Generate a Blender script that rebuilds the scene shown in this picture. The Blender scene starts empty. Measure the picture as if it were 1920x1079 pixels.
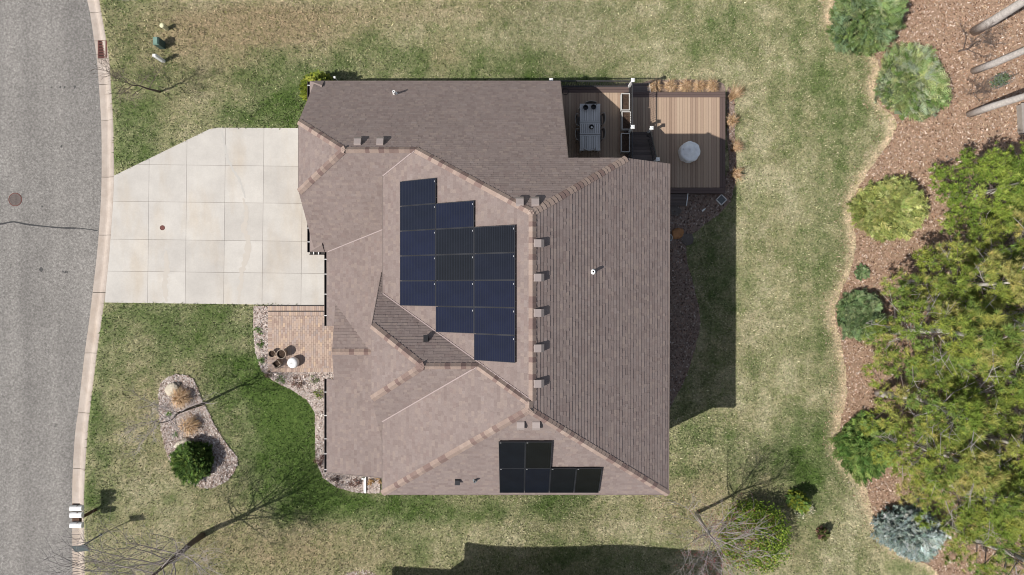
import bpy, bmesh, math, random
import numpy as np
from mathutils import Vector, Matrix

# ------------------------------------------------------------------ camera, sky, sun
S = bpy.context.scene
F, H, CX, CY = 1300.0, 34.4, 960.0, 539.5
cam_d = bpy.data.cameras.new('camera'); cam = bpy.data.objects.new('camera', cam_d)
S.collection.objects.link(cam); S.camera = cam
cam.location = (0, 0, H); cam.rotation_euler = (0, 0, 0)
cam_d.sensor_width = 36.0; cam_d.lens = 36.0 * F / 1920.0
cam_d.clip_start = 0.1; cam_d.clip_end = 2000

SUN_EL = math.radians(51.5)
SH = Vector((0.90, 0.436, 0)).normalized()            # direction shadows fall on the ground
to_sun = Vector((-SH.x * math.cos(SUN_EL), -SH.y * math.cos(SUN_EL), math.sin(SUN_EL)))
world = bpy.data.worlds.new('World'); S.world = world; world.use_nodes = True
wn = world.node_tree.nodes; wl = world.node_tree.links
bg = wn['Background']
sky = wn.new('ShaderNodeTexSky'); sky.sky_type = 'NISHITA'; sky.sun_disc = False
sky.sun_elevation = SUN_EL
sky.sun_rotation = math.atan2(to_sun.x, to_sun.y)
hs = wn.new('ShaderNodeHueSaturation'); hs.inputs['Saturation'].default_value = 0.6
wl.new(sky.outputs[0], hs.inputs['Color']); wl.new(hs.outputs[0], bg.inputs[0]); bg.inputs[1].default_value = 0.085
sun_d = bpy.data.lights.new('sun', 'SUN'); sun_d.energy = 4.1; sun_d.angle = math.radians(0.5)
sun_d.color = (1.0, 0.95, 0.89)
sun = bpy.data.objects.new('sun', sun_d); S.collection.objects.link(sun)
sun.rotation_euler = to_sun.to_track_quat('Z', 'Y').to_euler(); sun.location = (-20, -10, 40)
S.cycles.pixel_filter_type = 'BLACKMAN_HARRIS'; S.cycles.filter_width = 1.0
S.view_settings.view_transform = 'Standard'; S.view_settings.look = 'None'
S.view_settings.exposure = 0.38; S.view_settings.gamma = 1.0

random.seed(7); rng = np.random.default_rng(7)
col = S.collection

# ------------------------------------------------------------------ helpers
def lin(c):
    c = c / 255.0
    return c / 12.92 if c <= 0.04045 else ((c + 0.055) / 1.055) ** 2.4
KA = 1 / 1.55
def A(r, g, b):                                       # albedo of a sunlit level surface seen as this sRGB colour
    return (lin(r) * KA, lin(g) * KA, lin(b) * KA, 1.0)

EAST = -1.3
def gz(x, y=0):
    t = min(1, max(0, (x + 2.0) / 8.5)); t = t * t * (3 - 2 * t)
    return EAST * t
def W(px, py, z):
    d = H - z
    return Vector(((px - CX) / F * d, -(py - CY) / F * d, z))
def G(px, py, dz=0.0):
    z = 0.0
    for _ in range(6):
        p = W(px, py, z); z = gz(p.x, p.y) + dz
    return Vector((p.x, p.y, z))

class MB:
    def __init__(s): s.v = []; s.f = []; s.c = None
    def add(s, vs, fs):
        n = len(s.v); s.v.extend([tuple(p) for p in vs]); s.f.extend([tuple(i + n for i in f) for f in fs])
    def quad(s, a, b, c, d): s.add([a, b, c, d], [(0, 1, 2, 3)])
    def box(s, cx, cy, cz, sx, sy, sz, rz=0.0, M=None):
        vs = []
        for dx in (-.5, .5):
            for dy in (-.5, .5):
                for dz in (-.5, .5):
                    p = Vector((dx * sx, dy * sy, dz * sz))
                    p.rotate(Matrix.Rotation(rz, 3, 'Z'))
                    p = p + Vector((cx, cy, cz))
                    vs.append(M @ p if M else p)
        s.add(vs, [(0, 1, 3, 2), (4, 6, 7, 5), (0, 4, 5, 1), (2, 3, 7, 6), (0, 2, 6, 4), (1, 5, 7, 3)])
    def tube(s, p, q, r0, r1, n=6, cap=True):
        p = Vector(p); q = Vector(q); d = q - p
        if d.length < 1e-6: return
        d.normalize(); u = d.orthogonal().normalized(); w = d.cross(u)
        vs = []
        for (c, r) in ((p, r0), (q, r1)):
            for k in range(n):
                a = 2 * math.pi * k / n
                vs.append(c + (u * math.cos(a) + w * math.sin(a)) * r)
        fs = [(k, (k + 1) % n, n + (k + 1) % n, n + k) for k in range(n)]
        if cap: fs += [tuple(range(n - 1, -1, -1)), tuple(range(n, 2 * n))]
        s.add(vs, fs)
    def path(s, pts, radii, n=6):
        rings = []; base = len(s.v)
        for i, p in enumerate(pts):
            a = Vector(pts[max(0, i - 1)]); b = Vector(pts[min(len(pts) - 1, i + 1)])
            d = (b - a).normalized(); u = d.cross(Vector((0.31, 0.2, 0.93)))
            if u.length < 1e-3: u = d.orthogonal()
            u.normalize(); w = d.cross(u)
            for k in range(n):
                t = 2 * math.pi * k / n
                s.v.append(tuple(Vector(p) + (u * math.cos(t) + w * math.sin(t)) * radii[i]))
        for i in range(len(pts) - 1):
            for k in range(n):
                s.f.append((base + i * n + k, base + i * n + (k + 1) % n, base + (i + 1) * n + (k + 1) % n, base + (i + 1) * n + k))
        s.f.append(tuple(base + k for k in range(n - 1, -1, -1)))
        s.f.append(tuple(base + (len(pts) - 1) * n + k for k in range(n)))
    def lathe(s, c, prof, n=24):
        base = len(s.v)
        for (r, z) in prof:
            for k in range(n):
                a = 2 * math.pi * k / n
                s.v.append((c[0] + r * math.cos(a), c[1] + r * math.sin(a), c[2] + z))
        for i in range(len(prof) - 1):
            for k in range(n):
                s.f.append((base + i * n + k, base + i * n + (k + 1) % n, base + (i + 1) * n + (k + 1) % n, base + (i + 1) * n + k))
        s.f.append(tuple(base + k for k in range(n - 1, -1, -1)))
        s.f.append(tuple(base + (len(prof) - 1) * n + k for k in range(n)))
    def prism(s, poly, z0, z1):                       # poly = [(x,y)...] counter-clockwise or not
        n = len(poly)
        vs = [(x, y, z0) for x, y in poly] + [(x, y, z1) for x, y in poly]
        fs = [tuple(range(n - 1, -1, -1)), tuple(range(n, 2 * n))] + [(k, (k + 1) % n, n + (k + 1) % n, n + k) for k in range(n)]
        s.add(vs, fs)
    def build(s, name, mat, parent=None, smooth=False, recalc=True):
        me = bpy.data.meshes.new(name); me.from_pydata(s.v, [], s.f); me.update()
        if recalc:
            bm = bmesh.new(); bm.from_mesh(me); bmesh.ops.recalc_face_normals(bm, faces=bm.faces); bm.to_mesh(me); bm.free()
        if smooth:
            me.polygons.foreach_set('use_smooth', [True] * len(me.polygons))
        me.materials.append(mat)
        o = bpy.data.objects.new(name, me); col.objects.link(o)
        if parent is not None:
            o.parent = parent
            o.matrix_parent_inverse = Matrix.Translation(-parent.location)
        return o
def raw_mesh(name, verts, faces_flat, nper, mat, colors=None, parent=None):
    """fast builder: verts (N,3), faces (M,nper), optional per-vertex colour (N,4)"""
    me = bpy.data.meshes.new(name)
    nv, nf = len(verts), len(faces_flat)
    me.vertices.add(nv); me.vertices.foreach_set('co', np.asarray(verts, dtype=np.float32).ravel())
    me.loops.add(nf * nper); me.loops.foreach_set('vertex_index', np.asarray(faces_flat, dtype=np.int32).ravel())
    me.polygons.add(nf); me.polygons.foreach_set('loop_start', np.arange(0, nf * nper, nper, dtype=np.int32))
    me.update(calc_edges=True); me.validate()
    if colors is not None:
        a = me.color_attributes.new('tint', 'FLOAT_COLOR', 'POINT'); a.data.foreach_set('color', np.asarray(colors, dtype=np.float32).ravel())
    me.materials.append(mat)
    o = bpy.data.objects.new(name, me); col.objects.link(o)
    if parent is not None:
        o.parent = parent; o.matrix_parent_inverse = Matrix.Translation(-parent.location)
    return o
def tag(o, label=None, cat=None, group=None, kind=None):
    if label: o['label'] = label
    if cat: o['category'] = cat
    if group: o['group'] = group
    if kind: o['kind'] = kind
    return o
def thing(name, label, cat, loc=(0, 0, 0), group=None):
    o = bpy.data.objects.new(name, None); col.objects.link(o); o.location = loc
    o.empty_display_size = 0.2
    return tag(o, label, cat, group)
def dup(root, loc, rz=0.0, sc=1.0, label=None, group=None):
    r = root.copy(); col.objects.link(r); r.location = loc; r.rotation_euler = (0, 0, rz); r.scale = (sc, sc, sc)
    if label: r['label'] = label
    if group: r['group'] = group
    for ch in list(root.children):
        c = ch.copy(); col.objects.link(c); c.parent = r
        for g in list(ch.children):
            d = g.copy(); col.objects.link(d); d.parent = c
    return r

# ------------------------------------------------------------------ materials
def nmat(name):
    m = bpy.data.materials.new(name); m.use_nodes = True
    n = m.node_tree.nodes; l = m.node_tree.links
    return m, n, l, n['Principled BSDF']
def noise(n, l, scale, detail=4, rough=0.6, vec=None):
    t = n.new('ShaderNodeTexNoise'); t.inputs['Scale'].default_value = scale; t.inputs['Detail'].default_value = detail
    t.inputs['Roughness'].default_value = rough
    if vec is not None: l.new(vec, t.inputs['Vector'])
    return t
def ramp(n, l, src, stops, interp='LINEAR'):
    r = n.new('ShaderNodeValToRGB'); r.color_ramp.interpolation = interp
    e = r.color_ramp.elements
    while len(e) > 1: e.remove(e[-1])
    e[0].position = stops[0][0]; e[0].color = stops[0][1]
    for p, c in stops[1:]:
        k = e.new(p); k.color = c
    l.new(src, r.inputs[0]); return r
def mixc(n, l, a, b, fac, mode='MIX'):
    m = n.new('ShaderNodeMix'); m.data_type = 'RGBA'; m.blend_type = mode
    for sock, val in ((m.inputs['A'], a), (m.inputs['B'], b), (m.inputs['Factor'], fac)):
        if hasattr(val, 'is_linked'): l.new(val, sock)
        else: sock.default_value = val
    return m.outputs['Result']
def bump(n, l, b, src, strength=0.3, dist=0.01):
    k = n.new('ShaderNodeBump'); k.inputs['Strength'].default_value = strength; k.inputs['Distance'].default_value = dist
    l.new(src, k.inputs['Height']); l.new(k.outputs[0], b.inputs['Normal'])
def coords(n): return n.new('ShaderNodeTexCoord').outputs['Object']
def mul(c, k): return (c[0] * k, c[1] * k, c[2] * k, 1.0)

def simple(name, c, rough=0.7, var=0.18, scale=6.0, bumpy=0.0, metal=0.0, spec=0.4):
    m, n, l, b = nmat(name); v = coords(n)
    t = noise(n, l, scale, 5, 0.65, v)
    r = ramp(n, l, t.outputs['Fac'], [(0.3, mul(c, 1 - var)), (0.7, mul(c, 1 + var))])
    l.new(r.outputs[0], b.inputs['Base Color'])
    b.inputs['Roughness'].default_value = rough; b.inputs['Metallic'].default_value = metal
    b.inputs['Specular IOR Level'].default_value = spec
    if bumpy: bump(n, l, b, t.outputs['Fac'], bumpy, 0.02)
    return m
def island(name, stops, rough=0.85, grain=40.0, gv=0.2, coarse=0.0, interp='LINEAR', spec=0.25):
    m, n, l, b = nmat(name); v = coords(n)
    g = n.new('ShaderNodeNewGeometry')
    r = ramp(n, l, g.outputs['Random Per Island'], stops, interp)
    t = noise(n, l, grain, 3, 0.7, v)
    k = ramp(n, l, t.outputs['Fac'], [(0.25, (1 - gv,) * 3 + (1,)), (0.75, (1 + gv,) * 3 + (1,))])
    c = mixc(n, l, r.outputs[0], k.outputs[0], 1.0, 'MULTIPLY')
    if coarse:
        t2 = noise(n, l, 0.7, 4, 0.6, v)
        k2 = ramp(n, l, t2.outputs['Fac'], [(0.3, (1 - coarse,) * 3 + (1,)), (0.7, (1 + coarse,) * 3 + (1,))])
        c = mixc(n, l, c, k2.outputs[0], 1.0, 'MULTIPLY')
    l.new(c, b.inputs['Base Color']); b.inputs['Roughness'].default_value = rough
    b.inputs['Specular IOR Level'].default_value = spec
    return m
def tinted(name, rough=0.85, trans=0.0):              # colour from the mesh's own per-leaf tint
    m, n, l, b = nmat(name)
    a = n.new('ShaderNodeAttribute'); a.attribute_name = 'tint'
    l.new(a.outputs['Color'], b.inputs['Base Color']); b.inputs['Roughness'].default_value = rough
    b.inputs['Specular IOR Level'].default_value = 0.2
    return m

M = {}
# road
m, n, l, b = nmat('asphalt'); v = coords(n)
t1 = noise(n, l, 9.5, 4, 0.95, v); t2 = noise(n, l, 0.35, 4, 0.6, v)
sep = n.new('ShaderNodeMapping'); sep.inputs['Scale'].default_value = (1.0, 0.05, 1); sep.inputs['Rotation'].default_value = (0, 0, 0.02); l.new(v, sep.inputs['Vector'])
t3 = noise(n, l, 0.9, 3, 0.5, sep.outputs[0])
r1 = ramp(n, l, t1.outputs['Fac'], [(0.30, A(102, 98, 94)), (0.5, A(147, 143, 138)), (0.70, A(196, 191, 185))])
r2 = ramp(n, l, t2.outputs['Fac'], [(0.3, (.88, .88, .88, 1)), (0.7, (1.06, 1.06, 1.06, 1))])
r3 = ramp(n, l, t3.outputs['Fac'], [(0.3, (.83, .83, .83, 1)), (0.7, (1.12, 1.12, 1.115, 1))])
c = mixc(n, l, r1.outputs[0], r2.outputs[0], 1.0, 'MULTIPLY'); c = mixc(n, l, c, r3.outputs[0], 1.0, 'MULTIPLY')
vo = n.new('ShaderNodeTexVoronoi'); vo.inputs['Scale'].default_value = 0.55; l.new(v, vo.inputs['Vector'])
sp = ramp(n, l, vo.outputs['Distance'], [(0.03, (.55, .55, .55, 1)), (0.07, (1, 1, 1, 1))])
c = mixc(n, l, c, sp.outputs[0], 0.7, 'MULTIPLY')
l.new(c, b.inputs['Base Color']); b.inputs['Roughness'].default_value = 0.9; bump(n, l, b, t1.outputs['Fac'], 0.5, 0.01); M['asphalt'] = m
def concrete(name, ca, cb, coarse=1.2, stain=0.5):
    m, n, l, b = nmat(name); v = coords(n)
    g = n.new('ShaderNodeNewGeometry')
    t = noise(n, l, coarse, 6, 0.65, v); r = ramp(n, l, t.outputs['Fac'], [(0.3, ca), (0.7, cb)])
    k = ramp(n, l, g.outputs['Random Per Island'], [(0, (.95, .945, .94, 1)), (1, (1.04, 1.04, 1.035, 1))])
    c = mixc(n, l, r.outputs[0], k.outputs[0], 1.0, 'MULTIPLY')
    t2 = noise(n, l, 12, 4, 0.8, v); k2 = ramp(n, l, t2.outputs['Fac'], [(0.3, (.95, .95, .95, 1)), (0.7, (1.04, 1.04, 1.04, 1))])
    c = mixc(n, l, c, k2.outputs[0], 1.0, 'MULTIPLY')
    mp = n.new('ShaderNodeMapping'); mp.inputs['Scale'].default_value = (0.55, 0.16, 1); mp.inputs['Location'].default_value = (3.3, 1.2, 0); l.new(v, mp.inputs['Vector'])
    t3 = noise(n, l, 1.0, 5, 0.62, mp.outputs[0]); k3 = ramp(n, l, t3.outputs['Fac'], [(0.50, (1, 1, 1, 1)), (0.72, (.93, .86, .77, 1))])
    c = mixc(n, l, c, k3.outputs[0], stain, 'MULTIPLY')
    l.new(c, b.inputs['Base Color']); b.inputs['Roughness'].default_value = 0.88; b.inputs['Specular IOR Level'].default_value = 0.25
    bump(n, l, b, t2.outputs['Fac'], 0.15, 0.004); return m
M['drive'] = concrete('driveway_concrete', A(211, 206, 199), A(229, 224, 216), 0.8, 0.9)
M['kerb'] = concrete('kerb_concrete', A(196, 181, 168), A(224, 211, 199), 1.4, 0.8)
M['shingle'] = island('shingles', [(0, A(146, 130, 125)), (0.25, A(151, 136, 131)), (0.5, A(155, 140, 135)), (0.68, A(157, 142, 136)), (0.8, A(163, 147, 139)), (0.9, A(150, 133, 128)), (1, A(161, 147, 142))], 0.92, 14, 0.10, 0.05)
M['cap'] = island('cap_shingles', [(0, A(142, 119, 113)), (0.2, A(152, 130, 122)), (0.28, A(166, 146, 136)), (0.6, A(177, 156, 144)), (1, A(186, 166, 154))], 0.92, 14, 0.10, 0.04)
M['deck_roof'] = simple('roof_underlay', A(95, 84, 78), 0.95)
M['valley'] = simple('valley_metal', A(178, 160, 157), 0.6, 0.06, 3)
M['drip'] = simple('drip_metal', A(134, 120, 114), 0.7, 0.05, 4)
M['vent'] = simple('vent_metal', A(178, 165, 160), 0.6, 0.05, 4)
M['wall'] = simple('siding', A(150, 138, 124), 0.85, 0.06, 2)
M['fascia'] = simple('fascia_brown', A(92, 80, 74), 0.8, 0.05, 2)
M['gutter'] = simple('gutter_dark', A(48, 42, 40), 0.6, 0.1, 4)
M['white'] = simple('white_paint', (.8, .8, .79, 1), 0.55, 0.03, 5)
M['offwhite'] = simple('white_plastic', (.72, .72, .70, 1), 0.5, 0.05, 6)
M['black'] = simple('black_metal', (.018, .018, .02, 1), 0.5, 0.2, 6)
M['rail'] = simple('railing_black', (.04, .04, .042, 1), 0.45, 0.15, 6)
M['grey_metal'] = simple('grey_metal', (.16, .18, .19, 1), 0.5, 0.08, 4)
M['green_box'] = simple('utility_green', (.14, .23, .19, 1), 0.55, 0.12, 5)
M['cream'] = simple('cream_plastic', (.62, .60, .38, 1), 0.5, 0.06, 5)
M['rust'] = simple('rusty_iron', A(122, 76, 68), 0.8, 0.3, 12, 0.2)
M['iron'] = simple('cast_iron', A(116, 104, 99), 0.75, 0.25, 20, 0.3)
M['dark_void'] = simple('dark_void', (.012, .011, .01, 1), 0.95)
M['tar'] = simple('tar_seal', (.025, .025, .027, 1), 0.7, 0.2, 10)
M['stain'] = simple('oil_stain', (.06, .058, .057, 1), 0.8, 0.3, 14)
M['paver'] = island('pavers', [(0, A(180, 155, 142)), (0.3, A(202, 178, 162)), (0.55, A(212, 187, 169)), (0.75, A(192, 174, 166)), (0.9, A(222, 194, 168)), (1, A(178, 162, 156))], 0.88, 50, 0.12)
M['paver_base'] = simple('joint_sand', A(182, 162, 148), 0.95)
M['decking'] = island('deck_boards', [(0, A(172, 147, 127)), (0.25, A(190, 164, 143)), (0.5, A(200, 175, 151)), (0.75, A(183, 158, 138)), (1, A(207, 183, 159))], 0.75, 30, 0.09)
M['deck_dark'] = island('deck_border', [(0, A(104, 88, 84)), (1, A(122, 104, 98))], 0.75, 20, 0.1)
M['stairs'] = island("stair_boards", [(0, A(104, 95, 92)), (1, A(142, 129, 124))], 0.75, 20, 0.1)
M['teak'] = island('weathered_teak', [(0, (.50, .49, .48, 1)), (0.5, (.58, .57, .56, 1)), (1, (.64, .63, .62, 1))], 0.8, 40, 0.12)
M['mesh'] = simple('sling_fabric', (.15, .13, .115, 1), 0.8, 0.15, 8)
M['cover'] = simple('cover_fabric', (.86, .86, .85, 1), 0.75, 0.1, 5, 0.15)
M['soil'] = simple('potting_soil', (.055, .034, .022, 1), 0.95, 0.5, 14, 0.8)
M['planter'] = simple('planter_white', (.46, .45, .43, 1), 0.6, 0.05, 4)
M['pot'] = simple('clay_pot', A(186, 168, 150), 0.8, 0.1, 6)
M['bark'] = simple('grey_bark', (.52, .48, .45, 1), 0.95, 0.25, 9, 0.6)
M['twig'] = simple('twig_bark', A(190, 180, 177), 0.9, 0.12, 5)
M['branch'] = simple('brown_bark', A(120, 106, 98), 0.9, 0.2, 6)
M['deadwood'] = simple('dead_branch', A(196, 188, 182), 0.9, 0.15, 5)
M['stone'] = simple('pale_stone', A(226, 214, 192), 0.9, 0.15, 6, 0.5)
M['orange_stone'] = simple('orange_stone', A(196, 142, 96), 0.9, 0.25, 7, 0.5)
M['flag'] = simple('flagstone', A(120, 112, 106), 0.9, 0.15, 6)
M['wood_grey'] = simple('weathered_wood', A(176, 168, 160), 0.85, 0.12, 5)
M['mulch'] = simple('pine_mulch', A(176, 147, 124), 0.95, 0.32, 7, 0.9)
M['rock_mulch'] = simple('chip_mulch', A(212, 196, 186), 0.95, 0.34, 9, 0.9)
M['dark_mulch'] = simple('dark_mulch', A(160, 140, 128), 0.95, 0.4, 9, 0.9)
M['chips'] = tinted('chips'); M['blade'] = tinted('grass_blades'); M['leaf'] = tinted('leaves', 0.7)

# solar panels
def panel_mat(name, base, band):
    m, n, l, b = nmat(name); v = coords(n)
    g = n.new('ShaderNodeObjectInfo')
    sx = n.new('ShaderNodeSeparateXYZ'); l.new(v, sx.inputs[0])
    def lines(sock, period, width):
        a = n.new('ShaderNodeMath'); a.operation = 'DIVIDE'; a.inputs[1].default_value = period; l.new(sock, a.inputs[0])
        f = n.new('ShaderNodeMath'); f.operation = 'FRACT'; l.new(a.outputs[0], f.inputs[0])
        q = n.new('ShaderNodeMath'); q.operation = 'LESS_THAN'; q.inputs[1].default_value = width; l.new(f.outputs[0], q.inputs[0]); return q.outputs[0]
    bus = lines(sx.outputs[0], 0.0785, 0.16)
    cell = lines(sx.outputs[0], 0.157, 0.05)
    r = ramp(n, l, g.outputs['Random'], [(0, mul((base[0] * 1.3, base[1] * 1.1, base[2] * .6), 0.8)), (.5, base), (1, mul((base[0], base[1], base[2] * 1.25), 1.15))])
    t = noise(n, l, 1.3, 3, 0.6, v); k = ramp(n, l, t.outputs['Fac'], [(0.3, (.8, .8, .85, 1)), (0.7, (1.2, 1.2, 1.25, 1))])
    c = mixc(n, l, r.outputs[0], k.outputs[0], 1.0, 'MULTIPLY')
    c = mixc(n, l, c, band, bus)
    l.new(c, b.inputs['Base Color']); b.inputs['Roughness'].default_value = 0.16; b.inputs['Specular IOR Level'].default_value = 0.3
    return m
M['pv_blue'] = panel_mat('blue_cells', (.0065, .0085, .018, 1), (.020, .023, .031, 1))
M['pv_black'] = panel_mat('black_cells', (.006, .008, .010, 1), (.009, .011, .012, 1))
M['pv_frame'] = simple('panel_frame', (.028, .029, .034, 1), 0.4, 0.1, 5)
M['clamp'] = simple('clamp_metal', (.5, .5, .5, 1), 0.35, 0.05, 5, 0, 0.6)

# ------------------------------------------------------------------ polygon utilities
def clip(poly, nx, ny, c):                            # keep nx*x+ny*y <= c
    out = []
    for i in range(len(poly)):
        p, q = poly[i], poly[(i + 1) % len(poly)]
        dp, dq = nx * p[0] + ny * p[1] - c, nx * q[0] + ny * q[1] - c
        if dp <= 0: out.append(p)
        if (dp < 0 < dq) or (dq < 0 < dp):
            t = dp / (dp - dq); out.append((p[0] + (q[0] - p[0]) * t, p[1] + (q[1] - p[1]) * t))
    return out
def area(poly):
    return abs(sum(poly[i][0] * poly[(i + 1) % len(poly)][1] - poly[(i + 1) % len(poly)][0] * poly[i][1] for i in range(len(poly)))) / 2
def inside(pts, poly):
    x, y = pts[:, 0], pts[:, 1]; r = np.zeros(len(pts), bool); n_ = len(poly); j = n_ - 1
    for i in range(n_):
        xi, yi = poly[i][0], poly[i][1]; xj, yj = poly[j][0], poly[j][1]
        if yi != yj:
            k = ((yi > y) != (yj > y)) & (x < (xj - xi) * (y - yi) / (yj - yi) + xi); r ^= k
        j = i
    return r
def smooth_loop(pts, k=6, jit=0.0, seed=1):
    R = random.Random(seed); out = []; n_ = len(pts)
    for i in range(n_):
        p0, p1, p2, p3 = (Vector(pts[(i + d) % n_][:2]) for d in (-1, 0, 1, 2))
        for s in range(k):
            t = s / k
            q = 0.5 * ((2 * p1) + (p2 - p0) * t + (2 * p0 - 5 * p1 + 4 * p2 - p3) * t * t + (3 * p1 - p0 - 3 * p2 + p3) * t ** 3)
            out.append((q.x + R.uniform(-jit, jit), q.y + R.uniform(-jit, jit)))
    return out
def smooth_line(pts, k=8):
    out = []
    for i in range(len(pts) - 1):
        p0 = Vector(pts[max(0, i - 1)]); p1 = Vector(pts[i]); p2 = Vector(pts[i + 1]); p3 = Vector(pts[min(len(pts) - 1, i + 2)])
        for s in range(k):
            t = s / k
            out.append(0.5 * ((2 * p1) + (p2 - p0) * t + (2 * p0 - 5 * p1 + 4 * p2 - p3) * t * t + (3 * p1 - p0 - 3 * p2 + p3) * t ** 3))
    out.append(Vector(pts[-1])); return out

# value noise on numpy arrays
def vnoise(x, y, s, seed):
    r = np.random.default_rng(seed); T = r.random((64, 64))
    u = x / s + 1000; w = y / s + 1000
    i = np.floor(u).astype(int); j = np.floor(w).astype(int); fu = u - i; fw = w - j
    fu = fu * fu * (3 - 2 * fu); fw = fw * fw * (3 - 2 * fw)
    a = T[i % 64, j % 64]; b_ = T[(i + 1) % 64, j % 64]; c_ = T[i % 64, (j + 1) % 64]; d = T[(i + 1) % 64, (j + 1) % 64]
    return (a * (1 - fu) + b_ * fu) * (1 - fw) + (c_ * (1 - fu) + d * fu) * fw

# ------------------------------------------------------------------ kerb line, beds and other outlines
KERB = [(-140, 130, 156), (-60, 150, 175), (0, 162, 186), (23, 167, 190), (75, 175, 199), (110, 180, 204.5), (160, 184, 208), (225, 188, 212), (270, 189, 213), (330, 189, 214), (380, 187.5, 212.5), (440, 183.5, 208.5), (480, 180, 205.5), (540, 173, 199), (600, 166, 190.5), (665, 157, 181.5), (775, 144.5, 168), (810, 139.5, 164.5), (880, 135, 159.5), (950, 133.5, 157.5), (1079, 134.5, 159), (1200, 138, 163), (1400, 148, 172)]
kf = smooth_line([tuple(W(a, y, 0)) for y, a, c in KERB], 6); kb = smooth_line([tuple(W(c, y, 0)) for y, a, c in KERB], 6)
kb_y = np.array([p.y for p in kb])[::-1]; kb_x = np.array([p.x for p in kb])[::-1]
def kerb_back(y): return np.interp(y, kb_y, kb_x)

def wl_(pts, dz=0.0): return [tuple(G(*p, dz))[:2] for p in pts]
RIGHT_EDGE = [(1566, -120), (1565, -40), (1562, 0), (1561, 40), (1576, 66), (1606, 82), (1634, 98), (1647, 128), (1640, 168), (1650, 198), (1676, 222), (1676, 250), (1650, 290), (1626, 325), (1604, 362), (1596, 400), (1602, 440), (1602, 480), (1590, 520), (1572, 556), (1565, 596), (1576, 640), (1584, 690), (1588, 740), (1576, 790), (1574, 832), (1588, 876), (1620, 906), (1632, 946), (1650, 990), (1684, 1036), (1740, 1060), (1765, 1090), (1790, 1200)]
right_line = [tuple(p)[:2] for p in smooth_line([tuple(G(*p)) for p in RIGHT_EDGE], 5)]
RJ = random.Random(3)
right_line = [(x + RJ.uniform(-.05, .05), y) for x, y in right_line]
right_poly = list(right_line) + [(80, right_line[-1][1]), (80, right_line[0][1])]
front_bed = wl_([(476, 574), (503, 574), (503, 697), (629, 697), (640, 712), (640, 890), (713, 890), (713, 925), (690, 925), (660, 922), (632, 914), (606, 896), (592, 862), (591, 810), (591, 775), (576, 750), (545, 730), (512, 714), (490, 694), (479, 660), (475, 615)])
island_bed = smooth_loop(wl_([(298, 735), (308, 712), (338, 702), (362, 711), (375, 740), (390, 770), (411, 812), (441, 852), (446, 872), (428, 900), (402, 913), (382, 915), (358, 906), (334, 880), (318, 862), (312, 846), (305, 815), (299, 780)]), 5, 0.03, 5)
east_bed = smooth_loop(wl_([(1225, 330), (1300, 330), (1362, 330), (1363, 250), (1363, 172), (1374, 174), (1378, 250), (1380, 320), (1374, 362), (1366, 382), (1345, 404), (1312, 428), (1292, 446), (1286, 478), (1296, 520), (1308, 566), (1313, 606), (1303, 654), (1283, 712), (1262, 752), (1240, 790), (1215, 790), (1200, 600), (1200, 400)]), 4, 0.03, 9)
north_bed = smooth_loop(wl_([(1206, 156), (1240, 150), (1300, 151), (1350, 154), (1356, 176), (1300, 180), (1215, 180)]), 4, 0.03, 4)
south_bed = smooth_loop(wl_([(640, 1090), (655, 1073), (690, 1070), (706, 1080), (708, 1100), (670, 1110)]), 4, 0.03, 4)
drive = wl_([(196.5, 567.5), (612, 573), (640, 573), (640, 241), (408, 240), (392, 243), (213.5, 330), (213.6, 350), (212, 385), (208, 441), (205, 480), (199, 540)])
drive_full = drive
patio = wl_([(503, 573), (640, 573), (640, 698), (503, 698)])
house_foot = [(-8.6, 9.2), (2.0, 9.2), (2.0, 5.0), (6.2, 5.0), (6.2, -8.2), (-8.2, -8.2), (-8.2, 1.9), (-8.6, 1.9)]

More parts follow.
